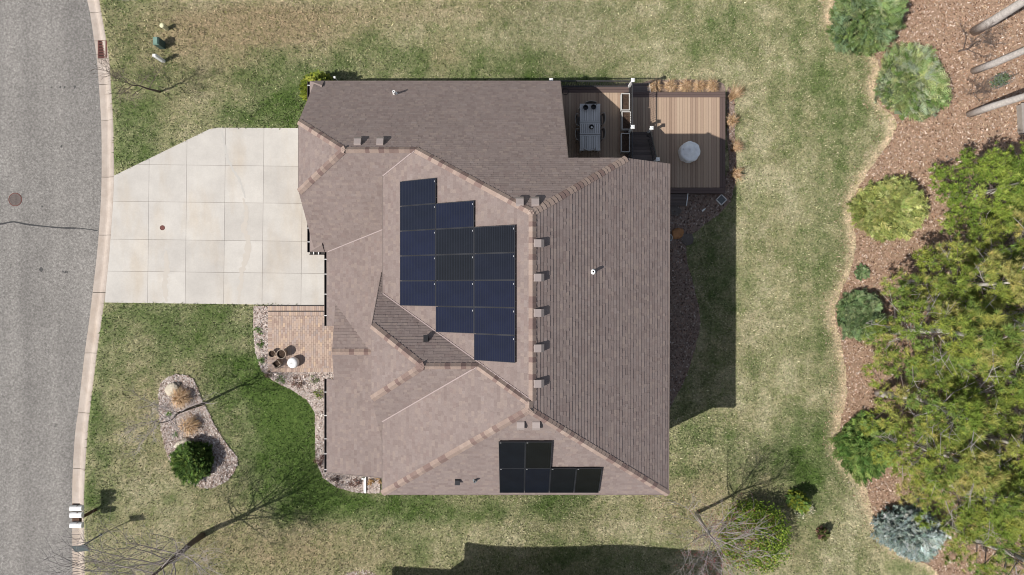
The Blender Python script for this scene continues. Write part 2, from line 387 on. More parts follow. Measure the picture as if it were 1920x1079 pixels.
# ------------------------------------------------------------------ lawn
def greenness(x, y):
    """0 = straw, 1 = lush; where the real lawn is dry and where it is green"""
    px = CX + x * F / (H - np.vectorize(gz)(x) if np.ndim(x) else H); D = (H - EAST * np.clip((x + 2) / 8.5, 0, 1) ** 2 * (3 - 2 * np.clip((x + 2) / 8.5, 0, 1)))
    px = CX + x * F / D; py = CY - y * F / D
    g = 0.36 + 0.0 * x
    blobs = [  # px, py, sx, sy, amount
        (545, 790, 45, 95, .75), (560, 850, 55, 60, .35), (500, 700, 70, 60, .35), (450, 740, 90, 110, .22), (330, 600, 180, 28, .28), (255, 660, 80, 60, .22), (185, 800, 22, 160, .25),
        (236, 300, 40, 30, .55), (250, 215, 40, 35, .30), (520, 220, 60, 30, .45), (380, 200, 120, 40, .15), (640, 120, 60, 25, .18), (745, 115, 50, 30, .30), (560, 180, 30, 40, .4),
        (850, 60, 120, 20, .10), (960, 120, 60, 20, .22), (1080, 145, 70, 12, .32), (1340, 70, 60, 45, .32), (1500, 110, 70, 90, .16), (1540, 230, 60, 60, .30), (1500, 60, 40, 60, .15), (1250, 90, 50, 40, .14),
        (1340, 560, 50, 180, .32), (1450, 420, 60, 120, .05), (1530, 400, 40, 60, .12), (1500, 680, 60, 120, .06), (1300, 860, 50, 60, .16), (1380, 840, 80, 40, .12), (1510, 850, 40, 60, .42), (1480, 900, 60, 60, .22), (1520, 930, 40, 60, .20),
        (700, 950, 140, 22, .40), (560, 930, 80, 30, .30), (850, 960, 160, 25, .30), (1050, 950, 140, 22, .24), (780, 1020, 80, 40, .18), (950, 1050, 160, 40, .10), (620, 1010, 60, 50, -.05), (480, 1000, 90, 60, -.05), (200, 900, 40, 140, .14),
        (480, 18, 260, 22, -.10), (380, 60, 160, 30, -.22), (560, 40, 120, 25, -.20), (700, 25, 180, 22, -.12), (430, 100, 70, 40, -.08), (290, 710, 80, 50, -.14), (230, 760, 40, 80, -.10), (300, 880, 70, 60, -.04), (960, 1000, 150, 20, -.14), (1160, 990, 120, 22, -.14),
        (1460, 480, 110, 380, -.10), (1150, 60, 260, 50, -.06), (1430, 300, 60, 90, -.12), (1450, 560, 60, 120, -.12), (1450, 760, 80, 80, -.10), (1280, 960, 60, 60, -.16), (1200, 40, 180, 25, -.02), (1580, 980, 60, 70, -.18), (1480, 1040, 90, 40, -.12), (940, 80, 60, 20, -.06)]
    for bx, by, sx, sy, a in blobs:
        g = g + a * np.exp(-0.5 * (((px - bx) / sx) ** 2 + ((py - by) / sy) ** 2))
    n1 = vnoise(x, y, 2.6, 1) - .5; n2 = vnoise(x, y, 0.95, 2) - .5; n3 = vnoise(x, y, .38, 3) - .5
    band = np.sin((y + 0.4 * vnoise(x, y, 3.0, 8)) * 5.4) * 0.035
    n4 = vnoise(x, y, 5.5, 6) - .5
    return g + 0.25 * n4 + 0.34 * n1 + 0.42 * n2 + 0.42 * n3 + band * np.where(x < 7, 1, 0) + np.where(x > 7, np.sin((x + .35 * vnoise(x, y, 3.0, 9)) * 5.6) * .06, 0)
def edge_dry(x, y):
    """pale dead strip along the big mulch bed"""
    rl = np.array(right_line); xe = np.interp(y, rl[::-1, 1], rl[::-1, 0])
    d = xe - x
    return np.exp(-0.5 * ((d - 0.12) / 0.22) ** 2) * (0.75 + 0.5 * vnoise(x, y, .7, 12))
def brownness(x, y):
    px = CX + x * F / H; py = CY - y * F / H
    b_ = 0 * x
    for bx, by, sx, sy, a in [(520, 45, 160, 28, .75), (400, 70, 110, 40, .6), (330, 130, 100, 60, .45), (700, 20, 200, 18, .5), (560, 80, 70, 25, .3), (480, 990, 110, 60, .35), (400, 1050, 120, 50, .45), (590, 1030, 60, 40, .4), (700, 1040, 60, 40, .3), (1280, 950, 70, 50, .5), (300, 740, 70, 70, .35), (260, 880, 80, 60, .2), (830, 105, 25, 20, .5), (1400, 980, 60, 60, .3), (1500, 990, 60, 60, .3)]:
        b_ = b_ + a * np.exp(-0.5 * (((px - bx) / sx) ** 2 + ((py - by) / sy) ** 2))
    return b_ + 0.3 * (vnoise(x, y, 1.7, 21) - .5)

lg = lambda r, g_, b_: np.array(A(r, g_, b_)[:3])
C_STRAW, C_STRAW2, C_GREEN, C_LUSH, C_BROWN, C_PALE = lg(194, 189, 155), lg(166, 165, 126), lg(128, 139, 95), lg(94, 117, 60), lg(170, 152, 120), lg(226, 206, 174)
def lawn_rgb(x, y, jitter=None):
    g = greenness(x, y)
    if jitter is not None: g = g + jitter
    g = np.clip(g, -0.2, 1.2)[:, None]
    t1_ = np.clip(g / 0.35, 0, 1); t2_ = np.clip((g - .35) / .35, 0, 1); t3_ = np.clip((g - .70) / .35, 0, 1)
    c_ = C_STRAW * (1 - t1_) + C_STRAW2 * t1_
    c_ = c_ * (1 - t2_) + C_GREEN * t2_
    c_ = c_ * (1 - t3_) + C_LUSH * t3_
    b_ = np.clip(brownness(x, y), 0, 1)[:, None] * np.clip(1.1 - g, 0, 1) * .85
    c_ = c_ * (1 - b_) + C_BROWN * b_
    e = np.clip(edge_dry(x, y), 0, 1)[:, None]
    return c_ * (1 - e) + C_PALE * e

far = [40, 55, 80, 120, 200, 320, 500]
xs = np.array([-v_ for v_ in far[::-1]] + list(np.arange(-30, 30.01, 0.2)) + far)
ys = np.array([-v_ for v_ in far[::-1]] + list(np.arange(-20, 20.01, 0.2)) + far)
GXX, GYY = np.meshgrid(xs, ys); gx, gy = GXX.ravel(), GYY.ravel()
t_ = np.clip((gx + 2) / 8.5, 0, 1); gzv = EAST * t_ * t_ * (3 - 2 * t_)
kbv = kerb_back(gy) + .005
kd = gx - kbv; on_edge = (kd >= 0) & (kd < .2) & (np.abs(gy) < 20) & (np.abs(gx) < 30)
gx = np.where(on_edge, kbv, gx)
GP = np.stack([gx, gy], 1); under = np.zeros(len(gx), bool)
for pl in (drive_full, patio, house_foot): under |= inside(GP, pl)
bumps = .022 * (vnoise(gx, gy, 1.4, 31) - .6) * ((np.abs(gx) < 30) & (gx > kbv + .3))
gzv = gzv + np.where(under, -.035, bumps) - np.where(gx < kbv - .01, .28, 0.0)
nx_, ny_ = len(xs), len(ys)
idx = np.arange(nx_ * ny_).reshape(ny_, nx_)
fq = np.stack([idx[:-1, :-1].ravel(), idx[:-1, 1:].ravel(), idx[1:, 1:].ravel(), idx[1:, :-1].ravel()], 1)
m, n, l, b = nmat('lawn'); v = coords(n)
a = n.new('ShaderNodeAttribute'); a.attribute_name = 'tint'
t1 = noise(n, l, 7.5, 5, 0.92, v); t2 = noise(n, l, 3.4, 5, 0.8, v)
r1 = ramp(n, l, t1.outputs['Fac'], [(0.32, (.38, .40, .34, 1)), (0.5, (.95, .95, .93, 1)), (0.68, (1.62, 1.56, 1.54, 1))])
r2 = ramp(n, l, t2.outputs['Fac'], [(0.34, (.60, .72, .48, 1)), (0.5, (1, 1, 1, 1)), (0.66, (1.40, 1.29, 1.34, 1))])
c = mixc(n, l, a.outputs['Color'], r1.outputs[0], 1.0, 'MULTIPLY'); c = mixc(n, l, c, r2.outputs[0], 1.0, 'MULTIPLY')
l.new(c, b.inputs['Base Color']); b.inputs['Roughness'].default_value = 0.95; b.inputs['Specular IOR Level'].default_value = 0.1
bump(n, l, b, t1.outputs['Fac'], 0.7, 0.05)
M['lawn'] = m
lrgb = lawn_rgb(gx, gy); farv = (np.abs(gx) > 29.5) | (np.abs(gy) > 19.5); lrgb[farv] = lrgb[~farv].mean(0)
lawn = raw_mesh('lawn', np.stack([gx, gy, gzv], 1), fq, 4, M['lawn'], np.concatenate([lrgb, np.ones((len(gx), 1))], 1))
tag(lawn, kind='structure')

def tris_mesh(name, P0, P1, P2, cols, mat, parent=None):
    N = len(P0); V = np.empty((N * 3, 3)); V[0::3] = P0; V[1::3] = P1; V[2::3] = P2
    Cc = np.repeat(np.concatenate([cols, np.ones((N, 1))], 1), 3, axis=0)
    return raw_mesh(name, V, np.arange(N * 3).reshape(N, 3), 3, mat, Cc, parent)
# standing blades
NB = 330000
bx = rng.uniform(-23, 19, NB); by = rng.uniform(-15.6, 15.6, NB); P = np.stack([bx, by], 1)
keep = bx > kerb_back(by) + 0.03
for pl in (right_poly, front_bed, island_bed, east_bed, north_bed, drive_full, patio, house_foot, south_bed): keep &= ~inside(P, pl)
keep &= ~((bx > 1.9) & (bx < 10.75) & (by > 4.7) & (by < 9.95))
bx, by = bx[keep], by[keep]; nb = len(bx)
t_ = np.clip((bx + 2) / 8.5, 0, 1); bz = EAST * t_ * t_ * (3 - 2 * t_) - 0.02
az = rng.uniform(0, 2 * math.pi, nb); ln = rng.uniform(.06, .17, nb); lean = rng.uniform(.55, 1.25, nb); wd = rng.uniform(.012, .034, nb)
dx, dy = np.cos(az), np.sin(az)
tip = np.stack([bx + dx * ln * np.sin(lean), by + dy * ln * np.sin(lean), bz + 0.02 + ln * np.cos(lean)], 1)
c_ = lawn_rgb(bx, by, rng.normal(0, .26, nb)) * np.exp(rng.normal(-.03, .33, nb))[:, None]
grass = tris_mesh('grass', np.stack([bx - dy * wd, by + dx * wd, bz], 1), np.stack([bx + dy * wd, by - dx * wd, bz], 1), tip, c_, M['blade'])
tag(grass, 'patchy spring lawn grass, part green and part straw coloured', 'grass', kind='stuff')

# ------------------------------------------------------------------ road, kerb, driveway, patio
mb = MB(); kfl = [p - (kf[i] - kb[i]).normalized() * 0.0 for i, p in enumerate(kf)]
for i in range(len(kf) - 1):
    p, q = kf[i], kf[i + 1]
    mb.quad((-70, p.y, -.075), (p.x + .02, p.y, -.075), (q.x + .02, q.y, -.075), (-70, q.y, -.075))
tag(mb.build('road', M['asphalt'], recalc=False), kind='structure')
prof = [(0, -.068), (.40, -.092), (.52, -.085), (.66, -.035), (.80, -.004), (.93, 0.0), (1.0, -.012), (1.0, -.25)]
joints = [-90, -35, 23, 76, 110, 158, 225, 332, 441, 549, 662.5, 775, 880, 985, 1090, 1200, 1300]
mb = MB()
jy = [W(0, y, 0).y for y in joints]
def kint(line, y):
    ya = [p.y for p in line][::-1]; xa = [p.x for p in line][::-1]
    return float(np.interp(y, ya, xa))
for k in range(len(jy) - 1):
    y0, y1 = jy[k] - .012, jy[k + 1] + .012; st = 5; base = len(mb.v)
    for s_ in range(st + 1):
        y = y0 + (y1 - y0) * s_ / st; xf, xb = kint(kf, y), kint(kb, y)
        for (u, z) in prof: mb.v.append((xf + (xb - xf) * u, y, z))
    np_ = len(prof)
    for s_ in range(st):
        for j in range(np_ - 1): mb.f.append((base + s_ * np_ + j, base + s_ * np_ + j + 1, base + (s_ + 1) * np_ + j + 1, base + (s_ + 1) * np_ + j))
    mb.f.append(tuple(base + j for j in range(np_))); mb.f.append(tuple(base + st * np_ + j for j in range(np_ - 1, -1, -1)))
tag(mb.build('kerb', M['kerb']), kind='structure')

mb = MB(); mb.prism(drive_full, -.2, -.02)
mbs = mb.build('driveway_base', M['kerb']); tag(mbs, kind='structure')
th = -0.0115; ct, st_ = math.cos(th), math.sin(th)
rot = lambda p: (p[0] * ct + p[1] * st_, -p[0] * st_ + p[1] * ct)
unrot = lambda p: (p[0] * ct - p[1] * st_, p[0] * st_ + p[1] * ct)
dr = [rot(p) for p in drive_full]
gxs = [-40] + [rot(tuple(G(x, 430))[:2])[0] for x in (278.5, 349, 421, 493, 566)] + [40]
gys = [-40] + sorted(rot(tuple(G(400, y))[:2])[1] for y in (310.5, 380, 451, 511)) + [40]
mb = MB(); gp = .006
bmd = []
for i in range(len(gxs) - 1):
    for j in range(len(gys) - 1):
        q = dr
        for (nx0, ny0, c0) in ((1, 0, gxs[i + 1] - gp), (-1, 0, -gxs[i] - gp), (0, 1, gys[j + 1] - gp), (0, -1, -gys[j] - gp)): q = clip(q, nx0, ny0, c0) if q else q
        if len(q) > 2 and area(q) > .02: mb.prism([unrot(p) for p in q], -.05, .012)
drv = mb.build('driveway', M['drive']); tag(drv, kind='structure')
def stain_strip(name, pts, wmin, wmax, mat, seed):
    R = random.Random(seed); line = smooth_line([tuple(W(x, y, .013)) for x, y in pts], 8); mb = MB(); prev = None
    for i, p in enumerate(line):
        a_ = line[max(0, i - 1)]; b_ = line[min(len(line) - 1, i + 1)]; d = (b_ - a_).normalized(); n2 = Vector((-d.y, d.x, 0)); k = math.sin(math.pi * min(1, (i + .3) / len(line))) ** .4
        l_, r_ = p + n2 * R.uniform(wmin, wmax) * k, p - n2 * R.uniform(wmin, wmax) * k
        if prev: mb.quad(prev[0], prev[1], r_, l_)
        prev = (l_, r_)
    o = mb.build(name, mat, recalc=False)
    for v_ in o.data.vertices: v_.co.z = .0145
    return tag(o, kind='structure')
ds1 = simple('rust_wash', A(217, 209, 198), .9, .02, 5); ds2 = simple('damp_wash', A(213, 209, 202), .9, .02, 5)
stain_strip('driveway_stain', [(456, 372), (462, 400), (458, 430), (466, 460), (456, 500), (450, 540), (447, 569)], .05, .2, ds1, 3)
stain_strip('driveway_stain', [(416, 246), (421, 270), (426, 296), (438, 320), (452, 345), (460, 372)], .03, .1, ds2, 5)
stain_strip('driveway_stain', [(311, 470), (313, 500), (309, 530), (312, 566)], .06, .2, ds1, 6)
# strip of a neighbouring drive at the very top edge
mb = MB(); mb.prism([tuple(G(*p))[:2] for p in ((216, -60), (256, -60), (258, .8), (222, .8))], -.05, .012)
tag(mb.build('pavement', M['drive']), kind='structure')

mb = MB(); mb.prism(patio, -.2, .03); tag(mb.build('patio_base', M['paver_base']), kind='structure')
mb = MB(); R = random.Random(11)
p0, p1 = G(503, 698), G(640, 573); x0, y0, x1, y1 = p0.x, p0.y, p1.x, p1.y
ystep = G(503, 584).y; ytop = y1
def brick(xa, xb, ya, yb, z, g_=.0035):
    if xb - xa < .03 or yb - ya < .03: return
    mb.box((xa + xb) / 2, (ya + yb) / 2, z, xb - xa - g_ * 2, yb - ya - g_ * 2, .06)
zt = .06
x = x0
while x < x1:                                         # soldier courses: step edge, north edge of floor and south edge
    brick(x, min(x + .105, x1), ystep + .03, ytop - .03, zt + .0); brick(x, min(x + .105, x1), ystep - .22, ystep - .02, zt - .02); brick(x, min(x + .105, x1), y0, y0 + .2, zt - .02); x += .105
y = y0 + .2
while y < ystep - .22:
    brick(x0, x0 + .21, y, min(y + .105, ystep - .22), zt - .02); y += .105
x = x0 + .21; ci = 0
while x < x1:
    y = y0 + .2 - (.105 if ci % 2 else 0.0)
    while y < ystep - .22:
        brick(x, min(x + .108, x1), max(y, y0 + .2), min(y + .213, ystep - .22), zt - .02 + R.uniform(-.002, .002)); y += .213
    x += .108; ci += 1
tag(mb.build('patio', M['paver']), kind='structure')
# drop strips: dark colour stands in for shade in the step recesses
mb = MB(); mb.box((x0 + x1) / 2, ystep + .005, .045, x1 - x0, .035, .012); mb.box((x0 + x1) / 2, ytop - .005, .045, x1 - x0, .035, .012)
tag(mb.build('step_recess_shade', M['gutter']), kind='structure')

# tar-sealed crack, stains
pts = [(-60, 425), (0, 420.5), (14, 418), (27, 416.5), (50, 421), (80, 424.5), (113, 427.5), (150, 428.5), (170, 431), (183, 433)]
pw = smooth_line([tuple(W(x, y, -.07)) for x, y in pts], 4); mb = MB(); R = random.Random(2)
for i in range(len(pw) - 1):
    w0 = R.uniform(.028, .045) * (.6 if i > 26 else 1); p, q = pw[i], pw[i + 1]
    mb.quad((p.x, p.y - w0, -.069), (q.x, q.y - w0, -.069), (q.x, q.y + w0, -.069), (p.x, p.y + w0, -.069))
tag(mb.build('road_crack_seal', M['tar']), kind='structure')
mb = MB()
for (sx, sy, r_) in ((77, 506, .09), (118, 510, .05), (123, 511, .07), (127, 511, .05), (113, 164, .06), (121, 164, .05), (140, 163, .07), (115, 275, .07), (79, 388, .05), (96, 165, .04)):
    p = W(sx, sy, -.071); k = 9
    ring = [(p.x + r_ * R.uniform(.5, 1.2) * math.cos(2 * math.pi * i / k), p.y + 1.3 * r_ * R.uniform(.5, 1.2) * math.sin(2 * math.pi * i / k), -.0705) for i in range(k)]
    mb.add(ring, [tuple(range(k))])
tag(mb.build('road_stains', M['stain']), kind='structure')

# mulch sheets
def bed(name, poly, mat, z):
    bm = bmesh.new(); vs = [bm.verts.new((x, y, z)) for x, y in poly]
    f = bm.faces.new(vs); bmesh.ops.triangulate(bm, faces=[f]); bmesh.ops.recalc_face_normals(bm, faces=bm.faces)
    for f in bm.faces:
        if f.normal.z < 0: f.normal_flip()
    me = bpy.data.meshes.new(name); bm.to_mesh(me); bm.free(); me.materials.append(mat)
    o = bpy.data.objects.new(name, me); col.objects.link(o); return tag(o, kind='structure')
mb = MB()
for i in range(len(right_line) - 1):
    (xa, ya), (xb, yb) = right_line[i], right_line[i + 1]
    mb.quad((xa, ya, EAST + .035), (xb, yb, EAST + .035), (80, yb, EAST + .035), (80, ya, EAST + .035))
tag(mb.build('mulch_bed', M['mulch'], recalc=False), kind='structure')
bed('front_bed', front_bed, M['rock_mulch'], .03)
bed('tree_island_bed', island_bed, M['rock_mulch'], .03)
bed('rear_bed', east_bed, M['dark_mulch'], EAST + .03)
bed('grass_bed', north_bed, M['dark_mulch'], EAST + .045)
bed('south_bed', south_bed, M['rock_mulch'], -.02)
def chips(name, poly, n_, z, cols, smin, smax, label, box=None, zs=None):
    pa = np.array(poly); lo, hi = pa.min(0), pa.max(0)
    if box: lo = np.maximum(lo, box[:2]); hi = np.minimum(hi, box[2:])
    p = rng.uniform(lo, hi, (n_, 2)); p = p[inside(p, poly)]; k = len(p)
    a_ = rng.uniform(0, 2 * math.pi, k); s1 = rng.uniform(smin, smax, k); s2 = s1 * rng.uniform(.25, .6, k)
    u = np.stack([np.cos(a_), np.sin(a_), rng.uniform(-.5, .5, k)], 1) * s1[:, None]; w = np.stack([-np.sin(a_), np.cos(a_), rng.uniform(-.5, .5, k)], 1) * s2[:, None]
    c = np.concatenate([p, (z + rng.uniform(.012, .05, k))[:, None]], 1)
    V = np.empty((k * 4, 3)); V[0::4] = c - u - w * .6; V[1::4] = c + u - w; V[2::4] = c + u * .8 + w; V[3::4] = c - u + w
    cc = np.array(cols)[rng.integers(0, len(cols), k)] * rng.uniform(.7, 1.3, k)[:, None]
    o = raw_mesh(name, V, np.arange(k * 4).reshape(k, 4), 4, M['chips'], np.repeat(np.concatenate([cc, np.ones((k, 1))], 1), 4, 0))
    return tag(o, label, 'mulch', kind='stuff')
br = [lg(190, 158, 134), lg(156, 122, 100), lg(210, 180, 158), lg(120, 92, 76), lg(234, 214, 198), lg(178, 142, 116), lg(198, 172, 142)]
wh = [lg(232, 220, 212), lg(212, 196, 186), lg(170, 148, 136), lg(244, 234, 226), lg(136, 112, 100), lg(200, 178, 164)]
dk = [lg(170, 148, 136), lg(120, 98, 86), lg(214, 200, 190), lg(96, 80, 72), lg(180, 148, 130)]
chips('pine_straw', right_poly, 75000, EAST + .035, br, .02, .065, 'brown wood chips and fallen leaves under the pines', (14, -17, 29, 17))
chips('stone_chips', front_bed, 16000, .03, wh, .02, .05, 'pale chips filling the bed beside the paver patio')
chips('island_chips', island_bed, 12000, .03, wh, .02, .055, 'pale pink chips in the oblong lawn island')
chips('bark_chips', east_bed, 16000, EAST + .03, dk, .02, .055, 'dark bark pieces in the shaded bed behind the house')
chips('south_chips', south_bed, 1500, -.02, wh, .02, .05, 'pale chips in the small bed at the bottom lawn')
strip = [(x - .9, y) for x, y in right_line] + [(x + .15, y) for x, y in right_line[::-1]]
chips('leaf_litter', strip, 9000, EAST + .01, br + [lg(226, 206, 176)] * 4, .015, .045, 'dead leaves and straw littering the lawn edge by the pine bank', (12, -17, 21, 17))

# ------------------------------------------------------------------ house roof planes: D = H - z = a x + b y + c
XR = .62
mW, mE, nN, nS_ = .613, .631, 1.0, .8925
YRN, YRS = 2.70, -4.42
pA = (-mW, 0, 25.15 + mW * XR); pA2 = (-mW, 0, 25.0 + mW * XR); pE = (mE, 0, 25.0 - mE * XR)
pN = (0, nN, 25.05 - nN * YRN); pS = (0, -nS_, 25.0 + nS_ * YRS)
DG = 27.9; YG = (DG - pN[2]) / nN
pGS = (0, -1.0, DG + YG)
XGW, XGA = -9.04, -6.76; DCL = 29.4
pGW = (-(DCL - DG) / (XGA - XGW), 0, DG + (DCL - DG) / (XGA - XGW) * XGA)
pB = (-.348, 0, 30.88 - .348 * 5.77)
YC, DC, nC = -2.97, 26.17, .971
pCN = (0, nC, DC - nC * YC); pCS = (0, -nC, DC + nC * YC)
XC, XCA = -5.577, -3.355; DCC = 27.6
pCW = (-(DCC - DC) / (XCA - XC), 0, DC + (DCC - DC) / (XCA - XC) * XCA)
YE, DE = -2.88, 31.08; sE = .28
pEN = (0, sE, DE - sE * YE); pES = (0, -sE, DE + sE * YE)
XA, XE, YS, YCUT, XNE, XB, XN, YGN = -5.365, 6.535, -8.56, 5.13, 2.22, -8.5, -8.07, 9.46
def vx(x): return ('x', x)
def vy(y): return ('y', y)
def it(*pl):
    R_, rhs = [], []
    for p in pl:
        if p[0] == 'x': R_.append([1, 0, 0]); rhs.append(p[1])
        elif p[0] == 'y': R_.append([0, 1, 0]); rhs.append(p[1])
        else: R_.append([p[0], p[1], -1]); rhs.append(-p[2])
    s_ = np.linalg.solve(np.array(R_, float), np.array(rhs, float)); return (float(s_[0]), float(s_[1]))
def zof(p, x, y): return H - (p[0] * x + p[1] * y + p[2])
def P3(p, xy, up=0.0): return Vector((xy[0], xy[1], zof(p, *xy) + up))
Rn = it(pA, pE, pN); Rs = it(pA2, pE, pS); T1 = it(pCN, pA2, pE); T2 = it(pCN, pA, pE)
NE = it(pE, pN, vy(YCUT)); hN = it(pE, pN, vx(XNE)); Gp = it(pA, pN, pGS); Ap = (XGA, YG)
clN = it(pN, pGW, vx(XGW)); clS = it(pGS, pGW, vx(XGW)); YGS = 2 * YG - YGN
aN = it(pA, pGS, vx(XA)); aC = it(pA, pCN, vx(XA)); SE = (XE, YS); SW = (XA, YS)
SEh = it(pE, pS, vy(YS)); SWh = it(pA2, pS, vx(XA))
K = it(pA2, pCN, pCS); Kv = it(pA, pCN, vx(K[0])); c2 = it(pA2, pCS, vx(XA)); cA = (XCA, YC)
cN_ = it(pCN, pCW, vx(XC)); cS_ = it(pCS, pCW, vx(XC))
bv0 = it(pB, pGS, vy(YGS)); bv1 = it(pB, pGS, vx(-5.25))
eR = it(pB, pEN, vy(YE)); eN = it(pB, pEN, vx(XN)); eS = it(pB, pES, vx(XN))
hGS = it(pGS, pGW, vy(aN[1]))
cNb = (XC, it(pCN, vx(XC), (0, 0, 30.6))[1]); cSb = (XC, it(pCS, vx(XC), (0, 0, 30.6))[1])
FACES = [
 ('E', pE, [[Rs, SEh, (XE, YCUT), NE, Rn, T2, T1]]),
 ('A', pA, [[T2, Rn, Gp, aN, aC]]),
 ('SWA', pA2, [[T1, K, c2, SWh, Rs]]),
 ('N', pN, [[Gp, (Gp[0], YGN), (XGW, YGN), clN, Ap], [Gp, Rn, hN, (XNE, YGN), (Gp[0], YGN)], [hN, NE, (XNE, YCUT)]]),
 ('GW', pGW, [[Ap, clN, clS]]),
 ('GS', pGS, [[Ap, Gp, aN, hGS], [hGS, aN, (-5.25, aN[1]), bv1, bv0, (XGW, YGS), clS]]),
 ('B', pB, [[(XN, YGS), bv0, bv1, (-5.25, -8.48), (XN, -8.48)], [(XB, YGS), (XN, YGS), (XN, -1.77), (XB, -1.77)], [(XB, -4.2), (XN, -4.2), (XN, -8.48), (XB, -8.48)]]),
 ('CN', pCN, [[cA, K, Kv, aC, (XC, aC[1]), cN_], [K, T1, T2, Kv], [(XC, aC[1]), (XA, aC[1]), (XA, cNb[1]), cNb]]),
 ('CW', pCW, [[cA, cN_, cS_]]),
 ('CS', pCS, [[cA, cS_, (XC, c2[1]), c2, K], [(XC, c2[1]), (XA, c2[1]), (XA, cSb[1]), cSb]]),
 ('S', pS, [[Rs, SWh, (XA, YS), SEh]]),
 ('EN', pEN, [[(XN, YE), eR, eN]]),
 ('ES', pES, [[(XN, YE), eS, eR]]),
]
house = thing('house', 'brown shingled house with solar panels on its complex hipped roof', 'house', (0, 0, 0))
EXPO = .145
roofs = {}
for key, pl, polys in FACES:
    g3 = Vector((pl[0], pl[1], 0)); gl = g3.length; dn = g3.normalized()     # downhill in plan (D grows)
    uu = Vector((-dn.y, dn.x, 0)); cs = 1 / math.sqrt(1 + gl * gl)
    nrm = Vector((pl[0], pl[1], 1)).normalized()
    mb = MB(); R = random.Random(key); base_v = 1e9; tabs = {}
    allv = [-(p[0] * dn.x + p[1] * dn.y) for q in polys for p in q]; vmin = min(allv)
    for q in polys:
        qv = [(p[0] * uu.x + p[1] * uu.y, -(p[0] * dn.x + p[1] * dn.y)) for p in q]      # (u along eave, v uphill), plan lengths
        v0 = min(p[1] for p in qv); v1 = max(p[1] for p in qv); ex = EXPO * cs
        k0 = int((v0 - vmin) / ex); k1 = int((v1 - vmin) / ex) + 1
        for k in range(k0, k1 + 1):
            va = vmin + k * ex; vb = va + ex
            strip = clip(clip(qv, 0, 1, vb), 0, -1, -va)
            if len(strip) < 3: continue
            if k not in tabs:
                RR = random.Random(f'{key}{k}'); u = -30 + RR.uniform(0, .3); L = []
                while u < 30:
                    w_ = RR.choice((.11, .15, .19, .25)) ; L.append((u, u + w_, RR.choice((.006, .006, .013)))); u += w_
                tabs[k] = L
            us = [p[0] for p in strip]; ua, ub = min(us), max(us)
            for (u0, u1, th) in tabs[k]:
                if u1 <= ua or u0 >= ub: continue
                cell = clip(clip(strip, 1, 0, u1), -1, 0, -u0)
                if len(cell) < 3 or area(cell) < 2e-4: continue
                top = []
                for (u, v_) in cell:
                    x = uu.x * u - dn.x * v_; y = uu.y * u - dn.y * v_
                    hgt = .004 + (th + .009) * (1 - (v_ - va) / ex)
                    top.append(Vector((x, y, zof(pl, x, y))) + nrm * hgt)
                base = len(mb.v); mb.v.extend(tuple(p) for p in top); mb.f.append(tuple(range(base, base + len(top))))
                for i in range(len(cell)):
                    j = (i + 1) % len(cell)
                    if abs(cell[i][1] - va) < 1e-5 and abs(cell[j][1] - va) < 1e-5:
                        bb = len(mb.v); mb.v.append(tuple(top[i] - nrm * (th + .018))); mb.v.append(tuple(top[j] - nrm * (th + .018)))
                        mb.f.append((base + j, base + i, bb, bb + 1))
    o = mb.build('roof', M['shingle'], house, recalc=False)
    me = o.data
    # make every tab face the sky
    bm = bmesh.new(); bm.from_mesh(me)
    for f in bm.faces:
        if f.normal.dot(nrm) < -.05: f.normal_flip()
    bm.to_mesh(me); bm.free(); roofs[key] = o
    # sheathing below
    mb = MB()
    for q in polys:
        n_ = len(q); t0 = [(p[0], p[1], zof(pl, *p) - .012) for p in q]; t1_ = [(p[0], p[1], zof(pl, *p) - .17) for p in q]
        mb.add(t0 + t1_, [tuple(range(n_)), tuple(range(2 * n_ - 1, n_ - 1, -1))] + [(i, n_ + i, n_ + (i + 1) % n_, (i + 1) % n_) for i in range(n_)])
    so = mb.build('sheathing', M['fascia'], o)

def cap_line(p, q, pl1, pl2, name='ridge_cap', wid=.145):
    d = (q - p); L = d.length; d = d.normalized(); mb = MB(); R = random.Random(f'{p.x:.2f}{q.y:.2f}')
    ws = []
    for pl in (pl1, pl2):
        nn = Vector((pl[0], pl[1], 1)).normalized(); w_ = nn.cross(d).normalized()
        if w_.z > 0 or (abs(w_.z) < 1e-4): w_ = -w_
        ws.append((w_, nn))
    if ws[0][0].dot(ws[1][0]) > .95: ws[1] = (-ws[0][0], ws[1][1])
    s_ = 0.0
    while s_ < L - .04:
        e = min(s_ + R.uniform(.17, .23), L + .05); a_ = p + d * s_; b_ = p + d * (e + .02)
        h0, h1 = .062 + R.uniform(0, .01), .034
        va = [a_ + ws[0][0] * wid + ws[0][1] * (h0 - .028), a_ + Vector((0, 0, h0 + .006)), a_ + ws[1][0] * wid + ws[1][1] * (h0 - .028)]
        vb = [b_ + ws[0][0] * wid + ws[0][1] * (h1 - .014), b_ + Vector((0, 0, h1 + .006)), b_ + ws[1][0] * wid + ws[1][1] * (h1 - .014)]
        lo = [va[0] - ws[0][1] * .05, a_, va[2] - ws[1][1] * .05]
        lo2 = [vb[0] - ws[0][1] * .05, vb[2] - ws[1][1] * .05]
        mb.add(va + vb + lo + lo2, [(0, 1, 4, 3), (1, 2, 5, 4), (0, 6, 7, 1), (1, 7, 8, 2), (0, 3, 9, 6), (2, 8, 10, 5)])
        s_ = e
    return mb.build(name, M['cap'], house)
def cl(pl1, pl2, a_, b_, wid=.145, lab=None):
    # start low, run uphill so that upper caps lap lower ones
    p, q = P3(pl1, a_), P3(pl1, b_)
    if p.z > q.z: p, q = q, p
    return cap_line(p, q, pl1, pl2, wid=wid)
cl(pA, pE, T2, Rn); cl(pA2, pE, Rs, T1)
